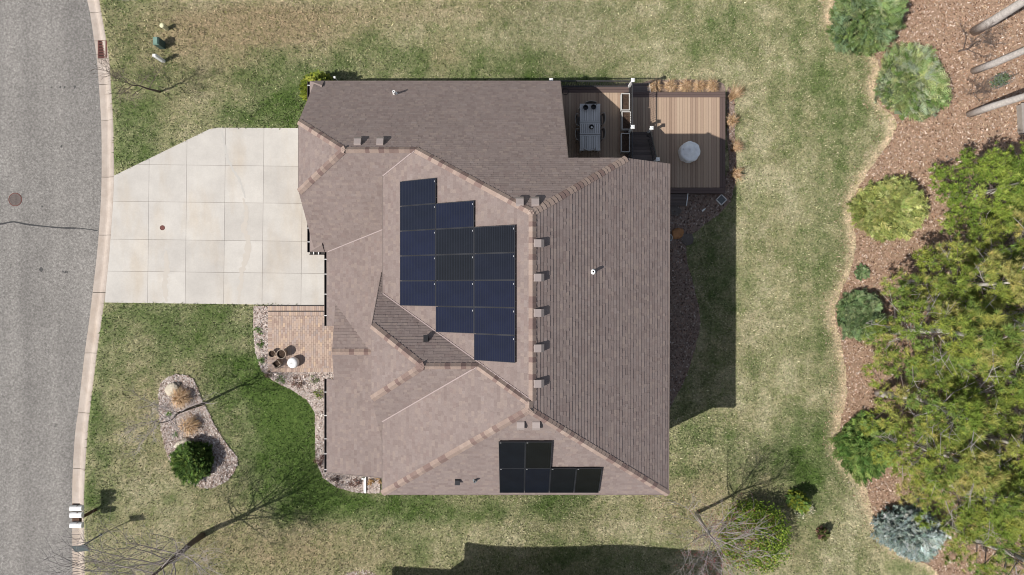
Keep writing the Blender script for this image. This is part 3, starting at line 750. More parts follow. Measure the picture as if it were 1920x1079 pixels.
cl(pA, pN, Gp, Rn); cl(pE, pN, NE, Rn); cl(pE, pS, SEh, Rs); cl(pA2, pS, SWh, Rs)
cl(pN, pGS, Ap, Gp); cl(pN, pGW, clN, Ap); cl(pGS, pGW, clS, Ap)
cl(pCN, pCS, cA, K); cl(pCN, pCW, cN_, cA); cl(pCS, pCW, cS_, cA); cl(pCN, pA2, K, T1, .12)
cl(pEN, pES, (XN, YE), eR, .13)
def valley(p, q, name='valley_flashing', w=.022):
    d = (q - p).normalized(); s_ = d.cross(Vector((0, 0, 1))).normalized() * w; mb = MB(); up = Vector((0, 0, .05))
    mb.add([p - s_ + up, p + s_ + up, q + s_ + up, q - s_ + up, p - s_, p + s_, q + s_, q - s_], [(0, 1, 2, 3), (0, 4, 5, 1), (1, 5, 6, 2), (2, 6, 7, 3), (3, 7, 4, 0)])
    return mb.build(name, M['valley'], house)
valley(P3(pA, aN), P3(pA, Gp)); valley(P3(pA, aC), P3(pA, T2)); valley(P3(pA2, c2), P3(pA2, K)); valley(P3(pB, bv0), P3(pB, bv1))

def drip(pl, a_, b_, out, name='drip_edge'):
    p, q = P3(pl, a_), P3(pl, b_); o_ = Vector((out[0], out[1], 0)) * .018; u_ = Vector((0, 0, .03)); d_ = Vector((0, 0, -.10)); i_ = o_ * -.6; mb = MB()
    mb.add([p + i_ + u_, q + i_ + u_, q + o_ + u_, p + o_ + u_, p + o_ + d_, q + o_ + d_, p + i_ + d_, q + i_ + d_], [(0, 1, 2, 3), (3, 2, 5, 4), (4, 5, 7, 6), (0, 3, 4, 6), (1, 7, 5, 2)])
    return mb.build(name, M['drip'], house)
drip(pA, aN, aC, (-1, 0)); drip(pA2, c2, SWh, (-1, 0)); drip(pS, (XA, YS), SEh, (0, -1)); drip(pE, SEh, (XE, YCUT), (1, 0)); drip(pN, (XGW, YGN), (XNE, YGN), (0, 1)); drip(pGW, clN, clS, (-1, 0)); drip(pN, (XNE, YGN), (XNE, YCUT), (1, 0)); drip(pB, (-8.48, -8.48), (-5.4, -8.48), (0, -1)); drip(pCN, cN_, (XC, aC[1] + .9), (-1, 0))
# walls
mb = MB()
def wallpoly(pts2, fixed, axis):                      # vertical polygon; pts2 = [(t,z)]
    vs = [((fixed, t, z) if axis == 'x' else (t, fixed, z)) for t, z in pts2]
    mb.add(vs, [tuple(range(len(vs)))])
mb.prism([(-4.95, -8.2), (6.2, -8.2), (6.2, 4.75), (-4.95, 4.75)], -1.6, 5.55)
mb.prism([(-8.72, 2.0), (-4.97, 2.0), (-4.97, 9.15), (-8.72, 9.15)], -.4, 2.45)
mb.prism([(-4.96, 4.77), (1.92, 4.77), (1.92, 9.15), (-4.96, 9.15)], -1.5, 2.45)
mb.prism([(-7.6, -8.1), (-4.97, -8.1), (-4.97, 1.98), (-7.6, 1.98)], -.4, 2.75)
wallpoly([(2.4, 2.5), (9.1, 2.5), (clN[1] + .1, H - DCL - .25), (clS[1] - .1, H - DCL - .25)], -8.70, 'x')
wallpoly([(4.8, 2.5), (9.1, 2.5), (5.2, 6.6), (4.8, 6.9)], 1.90, 'x')
wallpoly([(1.93, 5.5), (6.18, 5.5), (6.18, 5.8), (NE[0], 6.7), (1.93, 6.7)], 4.74, 'y')
wallpoly([(cNb[1] - .3, H - 30.6), (cSb[1] + .3, H - 30.6), (cS_[1] - .1, H - DCC - .3), (cN_[1] + .1, H - DCC - .3)], -5.30, 'x')
wallpoly([(-1.2, H - 31.6), (-4.6, H - 31.6), (YE, H - DE - .2)], -7.58, 'x')
for yy in (-1.95, -4.05): mb.box(-7.85, yy, 1.2, .22, .22, 2.4)
mb.build('wall', M['wall'], house)

# gutters
def gutter(p, q, out, brackets):
    p, q, out = Vector(p), Vector(q), Vector(out); mb = MB(); up = Vector((0, 0, 1)); w_ = .105
    prof_ = [(0, 0), (0, -.09), (.09, -.09), (w_, -.01), (w_ + .012, -.01), (w_ + .012, -.10), (-.012, -.10), (-.012, 0)]
    vs = [e + out * a_ + up * b_ for e in (p, q) for a_, b_ in prof_]; k = len(prof_)
    mb.add(vs, [(i, (i + 1) % k, k + (i + 1) % k, k + i) for i in range(k)])
    g_ = mb.build('gutter', M['gutter'], house)
    for t in brackets:
        m2 = MB(); c_ = p + (q - p) * t + out * (w_ / 2) + up * .004; d = (q - p).normalized()
        m2.box(c_.x, c_.y, c_.z, (w_ + .02) if abs(out.x) > .5 else .03, .03 if abs(out.x) > .5 else (w_ + .02), .012)
        br_ = m2.build('bracket', M['white'], g_); br_.matrix_parent_inverse = Matrix.Identity(4)
    # pale outer lip
    m3 = MB(); a0 = p + out * (w_ + .018); a1 = q + out * (w_ + .018); c_ = (a0 + a1) / 2; Lg = (q - p).length
    m3.box(c_.x, c_.y, c_.z - .035, .014 if abs(out.x) > .5 else Lg, Lg if abs(out.x) > .5 else .014, .05)
    lp = m3.build('lip', M['fascia'], g_); lp.matrix_parent_inverse = Matrix.Identity(4)
zB = zof(pB, XB, 0) - .02
gutter((XB, YGS + .0, zB), (XB, -1.77, zB), (-1, 0, 0), (.1, .3, .57, .86))
gutter((XB, -4.2, zB), (XB, -8.5, zB), (-1, 0, 0), (.14, .39, .64, .80, .97))
zG = H - 31.78
gutter((-9.26, YGN, zG), (-9.26, 8.6, zG), (-1, 0, 0), (.22,))
gutter((-9.26, 3.0, zG), (-9.26, YGS - .02, zG), (-1, 0, 0), (.2, .66))
gutter((-9.3, YGS - .01, zG - .03), (-8.62, YGS - .01, zG - .03), (0, -1, 0), (.3, .62))
# cornice returns
for (ya, yb) in ((YGN, 8.45), (YGS, 3.15)):
    mb = MB()
    mb.add([(-9.26, ya, zG + .02), (-9.26, yb + (.15 if yb > ya else -.15) * -1, zG + .02), (-8.7, yb, zG + .38), (-8.6, ya + (.3 if yb > ya else -.3), zG + .38), (-8.6, ya, zG + .02),
            (-9.26, ya, zG - .15), (-9.26, yb, zG - .15), (-8.6, yb, zG - .15), (-8.6, ya, zG - .15)],
           [(0, 1, 2, 3), (0, 3, 4), (0, 5, 6, 1), (1, 6, 7, 2), (0, 4, 8, 5), (5, 8, 7, 6)])
    mb.build('cornice_return', M['shingle'], house)

# roof vents and pipes
def on(pl, px, py):
    z = 6.0
    for _ in range(20):
        p = W(px, py, z); z = zof(pl, p.x, p.y)
    return W(px, py, z)
def frame_on(pl):
    nn = Vector((pl[0], pl[1], 1)).normalized(); dn = Vector((pl[0], pl[1], 0)).normalized()
    dd = (dn - nn * dn.dot(nn)).normalized(); return nn, dd, nn.cross(dd)
def roof_vent(key, pl, px, py):
    p = on(pl, px, py); nn, dd, ss = frame_on(pl); mb = MB()
    def q(a_, b_, c_): return p + dd * a_ + ss * b_ + nn * c_
    hw = .14; up_ = Vector((0, 0, 1))
    # low sloping hood: level-ish top, sloped front
    base = [q(-.21, -hw, .01), q(.19, -hw, .01), q(.19, hw, .01), q(-.21, hw, .01)]
    top = [q(-.20, -hw, .09), q(.02, -hw, .19), q(.17, -hw, .16), q(.17, hw, .16), q(.02, hw, .19), q(-.20, hw, .09)]
    mb.add(base + top, [(4, 5, 8, 9), (5, 6, 7, 8), (0, 1, 6, 5, 4), (3, 9, 8, 7, 2), (1, 2, 7, 6), (0, 4, 9, 3)])
    o = mb.build('roof_vent', M['vent'], roofs[key])
    m2 = MB(); m2.add([q(-.28, -.2, .022), q(.24, -.2, .022), q(.24, .2, .022), q(-.28, .2, .022), q(-.28, -.2, 0), q(.24, -.2, 0), q(.24, .2, 0), q(-.28, .2, 0)],
                      [(0, 1, 2, 3), (0, 4, 5, 1), (1, 5, 6, 2), (2, 6, 7, 3), (3, 7, 4, 0)])
for yy in (457, 521, 587, 653, 719): roof_vent('E', pE, 1008.5, yy)
for xx in (974.5, 1003.5): roof_vent('N', pN, xx, 381)
for xx in (671.5, 713.5): roof_vent('N', pN, xx, 268)
for xx in (976, 1005): roof_vent('S', pS, xx, 795)
def pipe(key, pl, px, py, r_, h, mat, hollow=True, name='vent_pipe'):
    p = on(pl, px, py); mb = MB()
    mb.lathe((p.x, p.y, p.z), [(r_ * 1.9, -.08), (r_ * 1.9, .015), (r_ * 1.15, .06), (r_, .06), (r_, h), (r_ * .62, h), (r_ * .62, h - .12)] if hollow else [(r_ * 1.5, -.08), (r_ * 1.5, .02), (r_, .04), (r_ * .95, h), (r_ * .2, h + .03)], 14)
    mb.build(name, mat, roofs[key])
    if hollow:
        m2 = MB(); m2.lathe((p.x, p.y, p.z + h - .10), [(r_ * .6, 0), (r_ * .6, .02)], 12); m2.build('pipe_opening', M['dark_void'], roofs[key])
pipe('N', pN, 741, 177, .06, .42, M['white']); pipe('E', pE, 1111, 510, .06, .30, M['white']); pipe('S', pS, 891, 900, .05, .30, M['grey_metal'])
def box_vent(key, pl, px, py):
    p = on(pl, px, py); mb = MB(); nn, dd, ss = frame_on(pl)
    def q(a_, b_, c_): return p + dd * a_ + ss * b_ + nn * c_
    mb.add([q(-.1, -.1, 0), q(.1, -.1, 0), q(.1, .1, 0), q(-.1, .1, 0), q(-.09, -.09, .1), q(.1, -.1, .19), q(.1, .1, .19), q(-.09, .09, .1)],
           [(0, 1, 5, 4), (1, 2, 6, 5), (2, 3, 7, 6), (3, 0, 4, 7), (4, 5, 6, 7)])
    o = mb.build('exhaust_vent', M['black'], roofs[key])
box_vent('CN', pCN, 799, 638); box_vent('S', pS, 858, 900)

# ------------------------------------------------------------------ solar panels
def panel(pl, xa, xb, ya, yb, mat, label, grp, clampside):
    """level rectangle in plan xa..xb, ya..yb, lying 11 cm off roof plane pl"""
    nn = Vector((pl[0], pl[1], 1)).normalized()
    cx, cy = (xa + xb) / 2, (ya + yb) / 2
    c_ = Vector((cx, cy, zof(pl, cx, cy))) + nn * .0
    root = thing('solar_panel', label, 'solar panel', tuple(c_), grp)
    nn2, dd, ss = frame_on(pl)
    # local axes: X along the columns' long lines
    west = abs(pl[0]) > abs(pl[1])
    ex = (dd if west else Vector((1, 0, 0))); ex = -ex if (west and ex.x < 0) else ex
    ey = nn.cross(ex)
    lx = abs((xb - xa) / (abs(ex.x) if west else 1)); ly = abs((yb - ya) / (1 if west else abs(ey.y)))
    R3 = Matrix((ex, ey, nn)).transposed().to_4x4(); R3.translation = Vector(c_) + nn * .115
    def bb(x0_, x1_, y0_, y1_, z0_, z1_): return ((x0_ + x1_) / 2, (y0_ + y1_) / 2, (z0_ + z1_) / 2, x1_ - x0_, y1_ - y0_, z1_ - z0_)
    def mk(name, boxes, mat_, par=root):
        mb = MB()
        for b_ in boxes: mb.box(*b_)
        o = mb.build(name, mat_); o.parent = par; o.matrix_parent_inverse = Matrix.Identity(4)
        o.matrix_local = Matrix.Translation(-root.location) @ R3 if par is root else Matrix.Identity(4)
        return o
    hx, hy = lx / 2 - .006, ly / 2 - .006; fw = .016
    mk('glass', [bb(-hx + fw, hx - fw, -hy + fw, hy - fw, -.02, .004)], mat)
    fr = mk('frame', [bb(-hx, hx, hy - fw, hy, -.03, .009), bb(-hx, hx, -hy, -hy + fw, -.03, .009), bb(-hx, -hx + fw, -hy + fw, hy - fw, -.03, .009), bb(hx - fw, hx, -hy + fw, hy - fw, -.03, .009)], M['pv_frame'])
    if west: mk('clamp', [bb(hx - .06, hx - .035, hy - .16, hy - .10, .004, .02)], M['clamp'])
    else: mk('clamp', [bb(-hx + .04, -hx + .10, hy - .055, hy - .032, .004, .02)], M['clamp'])
    rl_ = [bb(-hx, hx, hy - .25, hy - .21, -.11, -.03), bb(-hx, hx, -hy + .21, -hy + .25, -.11, -.03)] if west else [bb(-hx, hx, hy - .4, hy - .36, -.11, -.03), bb(-hx, hx, -hy + .36, -hy + .4, -.11, -.03)]
    mk('mounting_rail', rl_, M['grey_metal'])
    return root
colx = [-4.493, -2.935, -1.378, .178]
names_c = ['west', 'middle', 'ridge-side']; ordn = ['topmost', 'second', 'third', 'fourth', 'bottom']
for ci in range(3):
    for ri in range(5):
        k = ci + ri; yt = 4.31 - 1.01 * k
        panel(pA, colx[ci], colx[ci + 1], yt - 1.01, yt, M['pv_blue'], f'dark blue solar panel, {ordn[ri]} of five in the {names_c[ci]} column of the stepped array', 'panels of the large stepped array', 0)
yrow = [-8.33, -7.03, -5.73]
for r_ in range(2):
    for c_i in range(4 if r_ == 0 else 2):
        xa = -.51 + 1.015 * c_i
        nm = ['leftmost', 'second from left', 'third from left', 'rightmost'][c_i] if r_ == 0 else ['left', 'right'][c_i]
        lb = f'black solar panel, {nm} of four in the lower row above the south eave' if r_ == 0 else f'black solar panel, {nm} one of the two in the upper row above the south eave'
        panel(pS, xa, xa + 1.015, yrow[r_], yrow[r_ + 1], M['pv_black'], lb, 'panels of the small black array', 0)

# small conduit dots / downspout extension / standpipe
p = G(685, 908); mb = MB(); a0, a1 = G(685, 893), G(685, 923)
mb.box(p.x, (a0.y + a1.y) / 2, .09, .115, abs(a1.y - a0.y), .085); mb.box(p.x, a0.y + .04, .35, .10, .08, .6)
tag(mb.build('downspout_extension', M['white']), 'white downspout extension lying at the south end of the front bed', 'downspout')
p = W(627.5, 146, 1.3); mb = MB(); mb.tube((p.x, p.y, -.1), (p.x, p.y, 1.25), .03, .03, 8); mb.box(p.x, p.y, 1.3, .09, .09, .12)
tag(mb.build('white_standpipe', M['white']), 'thin white standpipe just outside the north eave by the round shrub', 'pipe')

# ------------------------------------------------------------------ decks
ZU, ZL = .60, -.75
deck = thing('deck', 'brown composite two level deck with black railings and white posts', 'deck', (6, 7, EAST))
def boards(xa, xb, ya, yb, z, w=.1335, th=.03, mat='decking', name='deck_floor', along='y', par=None):
    mb = MB(); s_ = xa if along == 'y' else ya; e = xb if along == 'y' else yb
    while s_ < e - .02:
        t = min(s_ + w, e)
        if along == 'y': mb.box((s_ + t) / 2, (ya + yb) / 2, z - th / 2, t - s_ - .010, yb - ya, th)
        else: mb.box((xa + xb) / 2, (s_ + t) / 2, z - th / 2, xb - xa, t - s_ - .010, th)
        s_ = t
    return mb.build(name, M[mat], par or deck)
XU0, XU1, YU0, YU1 = 1.80, 5.76, 4.80, 9.86
boards(1.95, XU1 - .28, YU0, YU1 - .36, ZU, name='upper_floor')
boards(1.82, XU1, YU1 - .355, YU1, ZU, .15, .03, 'deck_dark', 'upper_border', 'x'); boards(XU1 - .275, XU1, YU0, YU1 - .36, ZU, .137, .03, 'deck_dark', 'upper_border')
boards(5.80, 7.10, YU0, 6.08, ZU, name='stair_landing')
XL1, YL0, YL1 = 10.82, 4.78, 9.91
fl = boards(5.83, XL1 - .28, YL0 + .29, YL1 - .27, ZL, name='lower_floor')
boards(5.83, XL1, YL1 - .265, YL1, ZL, .133, .03, 'deck_dark', 'lower_border', 'x'); boards(XL1 - .275, XL1, YL0 + .29, YL1 - .27, ZL, .1375, .03, 'deck_dark', 'lower_border'); boards(5.83, XL1, YL0, YL0 + .285, ZL, .1425, .03, 'deck_dark', 'lower_border', 'x')
mb = MB()                                              # skirts and joists
def ring(xa, xb, ya, yb, z0, z1, t=.04):
    mb.box((xa + xb) / 2, ya + t / 2, (z0 + z1) / 2, xb - xa, t, z1 - z0); mb.box((xa + xb) / 2, yb - t / 2, (z0 + z1) / 2, xb - xa, t, z1 - z0)
    mb.box(xa + t / 2, (ya + yb) / 2, (z0 + z1) / 2, t, yb - ya - 2 * t, z1 - z0); mb.box(xb - t / 2, (ya + yb) / 2, (z0 + z1) / 2, t, yb - ya - 2 * t, z1 - z0)
ring(1.84, XU1 - .02, YU0, YU1 - .02, EAST - .1, ZU - .035); ring(5.85, XL1 - .02, YL0 + .02, YL1 - .02, EAST - .1, ZL - .035); ring(5.86, 7.08, YU0 + .02, 6.06, ZL - .02, ZU - .035)
mb.prism([(1.9, 4.85), (XU1 - .1, 4.85), (XU1 - .1, YU1 - .1), (1.9, YU1 - .1)], -.1, ZU - .06); mb.prism([(5.9, YL0 + .1), (XL1 - .1, YL0 + .1), (XL1 - .1, YL1 - .1), (5.9, YL1 - .1)], -1.0, ZL - .06)
mb.build('skirting', M['deck_dark'], deck)
mb = MB()                                              # inner stairs, down to the north
nst = 7; tr = .29; y_top = 6.10
for k in range(1, nst):
    z = ZU - (ZU - ZL) * k / nst
    for h_ in (0, 1): mb.box(6.46, y_top + tr * (k - 1) + .075 + h_ * .145, z - .015, 1.24, .138, .03)
    mb.box(6.46, y_top + tr * (k - 1) + .29, z - .1, 1.24, .02, .16)
mb.build('stairs', M['stairs'], deck)
for (cx_, ya, sgn, w_) in ((6.42, YL1 + .0, 1, 1.15), (8.42, YL0, -1, .98)):
    mb = MB()                                          # steps to the lawn, north and south
    for k in range(2):
        z = ZL - .19 * (k + 1) + .0
        for h_ in (0, 1): mb.box(cx_, ya + sgn * (.07 + .29 * k + h_ * .145), z - .015, w_, .138, .03)
        mb.box(cx_, ya + sgn * (.29 * k + .28), z - .13, w_, .02, .2)
    mb.build('lawn_steps', M['stairs'], deck)
mb = MB()
for (x_, ya, sgn) in ((7.02, YL1, 1), (8.93, YL0, -1)):
    mb.add([(x_, ya, ZL - .1), (x_ + .04, ya, ZL - .1), (x_ + .04, ya + sgn * .58, EAST + .15), (x_, ya + sgn * .58, EAST + .15), (x_, ya, EAST), (x_ + .04, ya, EAST), (x_ + .04, ya + sgn * .58, EAST), (x_, ya + sgn * .58, EAST)],
           [(0, 1, 2, 3), (0, 4, 5, 1), (1, 5, 6, 2), (2, 6, 7, 3), (3, 7, 4, 0), (4, 7, 6, 5)])
mb.build('stringer', M['white'], deck)
def post(x_, y_, z0, z1):
    mb = MB(); mb.box(x_, y_, (z0 + z1) / 2, .10, .10, z1 - z0); p_ = mb.build('railing_post', M['white'], deck)
    m2 = MB(); m2.box(x_, y_, z1 + .02, .17, .17, .04); m2.add([(x_ - .085, y_ - .085, z1 + .04), (x_ + .085, y_ - .085, z1 + .04), (x_ + .085, y_ + .085, z1 + .04), (x_ - .085, y_ + .085, z1 + .04), (x_, y_, z1 + .09)], [(0, 1, 4), (1, 2, 4), (2, 3, 4), (3, 0, 4)])
    c_ = m2.build('post_cap', M['white'], p_); c_.matrix_parent_inverse = Matrix.Translation(-deck.location)
    c_.matrix_parent_inverse = Matrix.Identity(4) 
YR, XRL = 9.79, 5.70
post(XRL, YR, ZU, 1.67); post(1.85, YR, ZU, 1.67); post(XRL, 7.58, ZU, 1.67); post(6.85, 7.83, ZL, .38); post(6.88, 6.05, ZU, 1.67); post(XRL, 5.0, ZU, 1.67)
def railing(p, q, hgt=.95, sp=.115):
    p, q = Vector(p), Vector(q); d = q - p; L = d.length; mb = MB(); up = Vector((0, 0, 1)); s_ = d.cross(up).normalized() * .025
    for (h0, th) in ((hgt, .04), (.10, .04)):
        a_, b_ = p + up * h0, q + up * h0
        mb.add([a_ - s_, a_ + s_, b_ + s_, b_ - s_, a_ - s_ - up * th, a_ + s_ - up * th, b_ + s_ - up * th, b_ - s_ - up * th], [(0, 1, 2, 3), (4, 7, 6, 5), (0, 4, 5, 1), (1, 5, 6, 2), (2, 6, 7, 3), (3, 7, 4, 0)])
    k = int(L / sp)
    for i in range(1, k):
        c_ = p + d * (i / k); mb.tube(c_ + up * .08, c_ + up * (hgt - .02), .0145, .0145, 6)
    return mb.build('railing', M['rail'], deck)
railing((1.93, YR, ZU), (XRL - .06, YR, ZU)); railing((XRL, YR - .06, ZU), (XRL, 7.64, ZU)); railing((XRL, 7.52, ZU), (XRL, 5.05, ZU)); railing((6.85, 7.76, ZL + .02), (6.88, 6.12, ZU), .88)

# deck furniture
tb = thing('dining_table', 'grey weathered slatted dining table on the upper deck', 'table', (3.72, 7.65, ZU))
mb = MB(); ztp = ZU + .75
xa, xb = 3.23, 4.21
for (ya, yb, k) in ((7.89, 8.76, 9), (7.30, 7.87, 11), (6.53, 7.28, 9)):
    for i in range(k):
        w_ = (xb - xa) / k; mb.box(xa + w_ * (i + .5), (ya + yb) / 2, ztp - .0125, w_ - .014, yb - ya - .13, .025)
    mb.box((xa + xb) / 2, ya + .03, ztp - .012, xb - xa, .058, .03); mb.box((xa + xb) / 2, yb - .03, ztp - .012, xb - xa, .058, .03)
mb.build('tabletop', M['teak'], tb)
mb = MB(); ring_ = [(xa + .02, xa + .06), (xb - .06, xb - .02)]
for (a_, b_) in ring_: mb.box((a_ + b_) / 2, 7.7, ztp - .07, .04, 2.0, .08)
mb.box(3.72, 6.66, ztp - .07, .86, .04, .08); mb.box(3.72, 8.64, ztp - .07, .86, .04, .08); mb.box(3.72, 7.65, ztp - .05, .86, 1.9, .012)
mb.build('apron', M['stairs'], tb)
for (x_, y_) in ((3.29, 6.60), (4.14, 6.60), (3.29, 8.69), (4.14, 8.69)):
    mb = MB(); mb.box(x_, y_, ZU + .35, .07, .07, .70); mb.build('leg', M['teak'], tb)
def bowl(px, py, lab):
    p = W(px, py, ztp); mb = MB(); mb.lathe((p.x, p.y, ztp), [(.07, 0), (.12, .10), (.125, .13), (.10, .13), (.06, .04)], 18)
    tag(mb.build('black_bowl', M['black'], smooth=False), lab, 'bowl', 'bowls on the deck table')
bowl(1097.5, 203, 'round black bowl on the table, the one nearer the house'); bowl(1112.5, 202, 'round black bowl on the table, the one nearer the planter boxes')
p = W(1109, 239, ztp); cp = thing('centrepiece', 'white candle with dark leaves at the middle of the dining table', 'centrepiece', (p.x, p.y, ztp))
mb = MB(); mb.lathe((p.x, p.y - .03, ztp), [(.045, 0), (.045, .12), (.01, .125)], 12); mb.build('candle', M['white'], cp)
mb = MB(); R = random.Random(4)
for i in range(9):
    a_ = i * .7; q = Vector((p.x + .10 * math.cos(a_), p.y + .02 + .10 * math.sin(a_), ztp + .06)); mb.tube((p.x, p.y, ztp + .02), q, .012, .035, 6)
mb.build('foliage', M['black'], cp)
def chair_proto():
    c_ = thing('deck_chair', 'x', 'chair', (0, 0, 0)); 
    mb = MB(); mb.box(0, 0, .43, .46, .44, .02); mb.build('seat', M['mesh'], c_)
    mb = MB(); N_ = 7
    for i in range(N_):
        t0, t1_ = i / N_, (i + 1) / N_
        f_ = lambda t: Vector(((t - .5) * .5, -.22 - .06 * math.sin(math.pi * t), 0))
        a_, b_ = f_(t0), f_(t1_); mb.add([a_ + Vector((0, 0, .5)), b_ + Vector((0, 0, .5)), b_ + Vector((0, -.06, .88)), a_ + Vector((0, -.06, .88))], [(0, 1, 2, 3)])
    mb.build('backrest', M['mesh'], c_)
    mb = MB(); mb.path([Vector(((t / 7 - .5) * .54, -.285 - .06 * math.sin(math.pi * t / 7), .88)) for t in range(8)], [.016] * 8, 6)
    for sx in (-1, 1): mb.path([(sx * .26, .2, .62), (sx * .27, -.1, .64), (sx * .27, -.28, .88)], [.014] * 3, 6)
    mb.build('armrest', M['wood_grey'], c_)
    for sx in (-1, 1):
        for sy in (-.22, .2):
            mb = MB(); mb.tube((sx * .25, sy, 0), (sx * .25, sy, .62), .014, .014, 6); mb.build('leg', M['black'], c_)
    return c_
ch0 = chair_proto()
CH = [((4.10, 8.05), math.pi / 2, 'dark mesh chair on the planter side of the table, nearer the lawn'), ((4.10, 7.35), math.pi / 2, 'dark mesh chair on the planter side of the table, nearer the roof'), ((3.34, 8.0), -math.pi / 2, 'dark chair tucked under the house side of the table, nearer the lawn'), ((3.34, 7.3), -math.pi / 2, 'dark chair tucked under the house side of the table, nearer the roof'), ((3.70, 6.84), 0, 'chair with a pale curved back rail at the roof end of the table'), ((3.76, 8.52), math.pi, 'dark chair at the lawn end of the table beyond the bowls')]
for i, ((x_, y_), rz, lab) in enumerate(CH):
    if i == 0:
        ch0.location = (x_, y_, ZU + .002); ch0.rotation_euler = (0, 0, rz); ch0['label'] = lab; ch0['group'] = 'chairs round the deck table'
    else: dup(ch0, (x_, y_, ZU + .002), rz, 1.0, lab, 'chairs round the deck table')
PL = [((1165, 175), (1181, 207), 'white framed planter box with brown soil in the sun, nearest the lawn'), ((1166, 209), (1183, 243), 'white framed planter box half in shade, middle of the three'), ((1165, 250), (1181, 285), 'white framed planter box of black soil in the shade, nearest the roof')]
for (a_, b_, lab) in PL:
    zt_ = ZU + .46; p, q = W(*a_, zt_), W(*b_, zt_); x0_, x1_, y0_, y1_ = p.x, q.x, q.y, p.y
    t = thing('planter_box', lab, 'planter', ((x0_ + x1_) / 2, (y0_ + y1_) / 2, ZU), 'planter boxes along the deck railing')
    mb = MB(); w_ = .032
    for (u0, u1, v0_, v1_) in ((x0_, x1_, y0_, y0_ + w_), (x0_, x1_, y1_ - w_, y1_), (x0_, x0_ + w_, y0_ + w_, y1_ - w_), (x1_ - w_, x1_, y0_ + w_, y1_ - w_)): mb.box((u0 + u1) / 2, (v0_ + v1_) / 2, ZU + .26, u1 - u0, v1_ - v0_, .40)
    mb.build('frame', M['planter'], t)
    m2 = MB(); m2.box((x0_ + x1_) / 2, (y0_ + y1_) / 2, ZU + .22, x1_ - x0_ - .07, y1_ - y0_ - .07, .30); R = random.Random(lab)
    for _ in range(40):
        cx_, cy_ = R.uniform(x0_ + .08, x1_ - .08), R.uniform(y0_ + .08, y1_ - .08); s_ = R.uniform(.01, .03); m2.box(cx_, cy_, ZU + .375, s_, s_ * 1.5, s_, R.uniform(0, 3))
    m2.build('soil', M['soil'], t)
    for (x_, y_) in ((x0_ + .04, y0_ + .04), (x1_ - .04, y0_ + .04), (x0_ + .04, y1_ - .04), (x1_ - .04, y1_ - .04)):
        m3 = MB(); m3.box(x_, y_, ZU + .03, .05, .05, .055); m3.build('leg', M['planter'], t)
p = W(1060, 172, ZU + .02); mb = MB(); k = 20
mb.path([(p.x + .155 * math.cos(2 * math.pi * i / k), p.y + .155 * math.sin(2 * math.pi * i / k), ZU + .025) for i in range(k + 1)], [.011] * (k + 1), 6)
tag(mb.build('black_hoop', M['black']), 'thin black hoop lying on the upper deck near the roof edge', 'hoop')
p = W(1294.5, 284, ZL + .5); mb = MB(); R = random.Random(6); nn_ = 40
mb2 = []
prof_ = [(.50, 0.005), (.515, .12), (.505, .45), (.49, .52), (.40, .545), (.32, .555), (.27, .60), (.18, .64), (.08, .66), (.01, .665)]
base = len(mb.v)
for j, (r_, z_) in enumerate(prof_):
    for i in range(nn_):
        a_ = 2 * math.pi * i / nn_; w_ = 1 + (.03 * math.sin(7 * a_ + j) + .015 * math.sin(13 * a_)) * (1 if j < 4 else .8)
        off = (-.06, .05) if j >= 5 else (0, 0)
        mb.v.append((p.x + off[0] + r_ * w_ * math.cos(a_), p.y + off[1] + r_ * w_ * math.sin(a_), ZL + z_ + .01 * math.sin(9 * a_ + 2 * j)))
for j in range(len(prof_) - 1):
    for i in range(nn_): mb.f.append((base + j * nn_ + i, base + j * nn_ + (i + 1) % nn_, base + (j + 1) * nn_ + (i + 1) % nn_, base + (j + 1) * nn_ + i))
mb.f.append(tuple(base + (len(prof_) - 1) * nn_ + i for i in range(nn_)))
tag(mb.build('covered_fire_pit', M['cover'], smooth=True), 'round fire pit under a pale grey fabric cover on the lower deck', 'fire pit')

# ------------------------------------------------------------------ patio pots
def pot(px, py, z0, r_, h, lab, kind='round'):
    p = W(px, py, z0 + h); t = thing('flower_pot' if kind == 'round' else 'square_pot', lab, 'pot', (p.x, p.y, z0), 'pots on the paver patio')
    if kind == 'round':
        mb = MB(); mb.lathe((p.x, p.y, z0), [(r_ * .7, 0), (r_ * .98, h - .04), (r_, h), (r_ * .86, h), (r_ * .84, h - .12), (r_ * .8, h - .12)], 28); mb.build('body', M['pot'], t)
        m2 = MB(); m2.lathe((p.x, p.y, z0 + h - .13), [(r_ * .84, 0), (r_ * .84, .03)], 20)
        R = random.Random(lab)
        for _ in range(30):
            a_, q = R.uniform(0, 6.28), r_ * .7 * math.sqrt(R.random()); s_ = R.uniform(.015, .04); m2.box(p.x + q * math.cos(a_), p.y + q * math.sin(a_), z0 + h - .095, s_, s_ * .6, s_ * .6, a_)
        m2.build('soil', M['soil'], t)
    else:
        rz = math.radians(38); mb = MB(); w_ = .03
        for k in range(4):
            a_ = rz + k * math.pi / 2; c_, s_ = math.cos(a_), math.sin(a_); e = r_ - w_ / 2
            mb.box(p.x + c_ * e, p.y + s_ * e, z0 + h / 2, w_, 2 * r_, h, a_)
        mb.build('body', M['pot'], t)
        m2 = MB(); m2.box(p.x, p.y, z0 + h / 2 - .05, 2 * r_ - .05, 2 * r_ - .05, h - .12, rz); m2.build('soil', M['soil'], t)
PZ = .07
pot(509.5, 664, PZ, .185, .28, 'small round pot of dry soil at the corner of the patio')
pot(527, 664.5, PZ, .235, .48, 'large round pot of soil, tallest of the potted group')
pot(518, 683, PZ, .17, .34, 'square pale pot turned diagonally beside the round pots', 'square')
p = W(548, 681, PZ + .4); t = thing('garden_stool', 'white glazed drum stool standing on the pavers beside the pots', 'stool', (p.x, p.y, PZ))
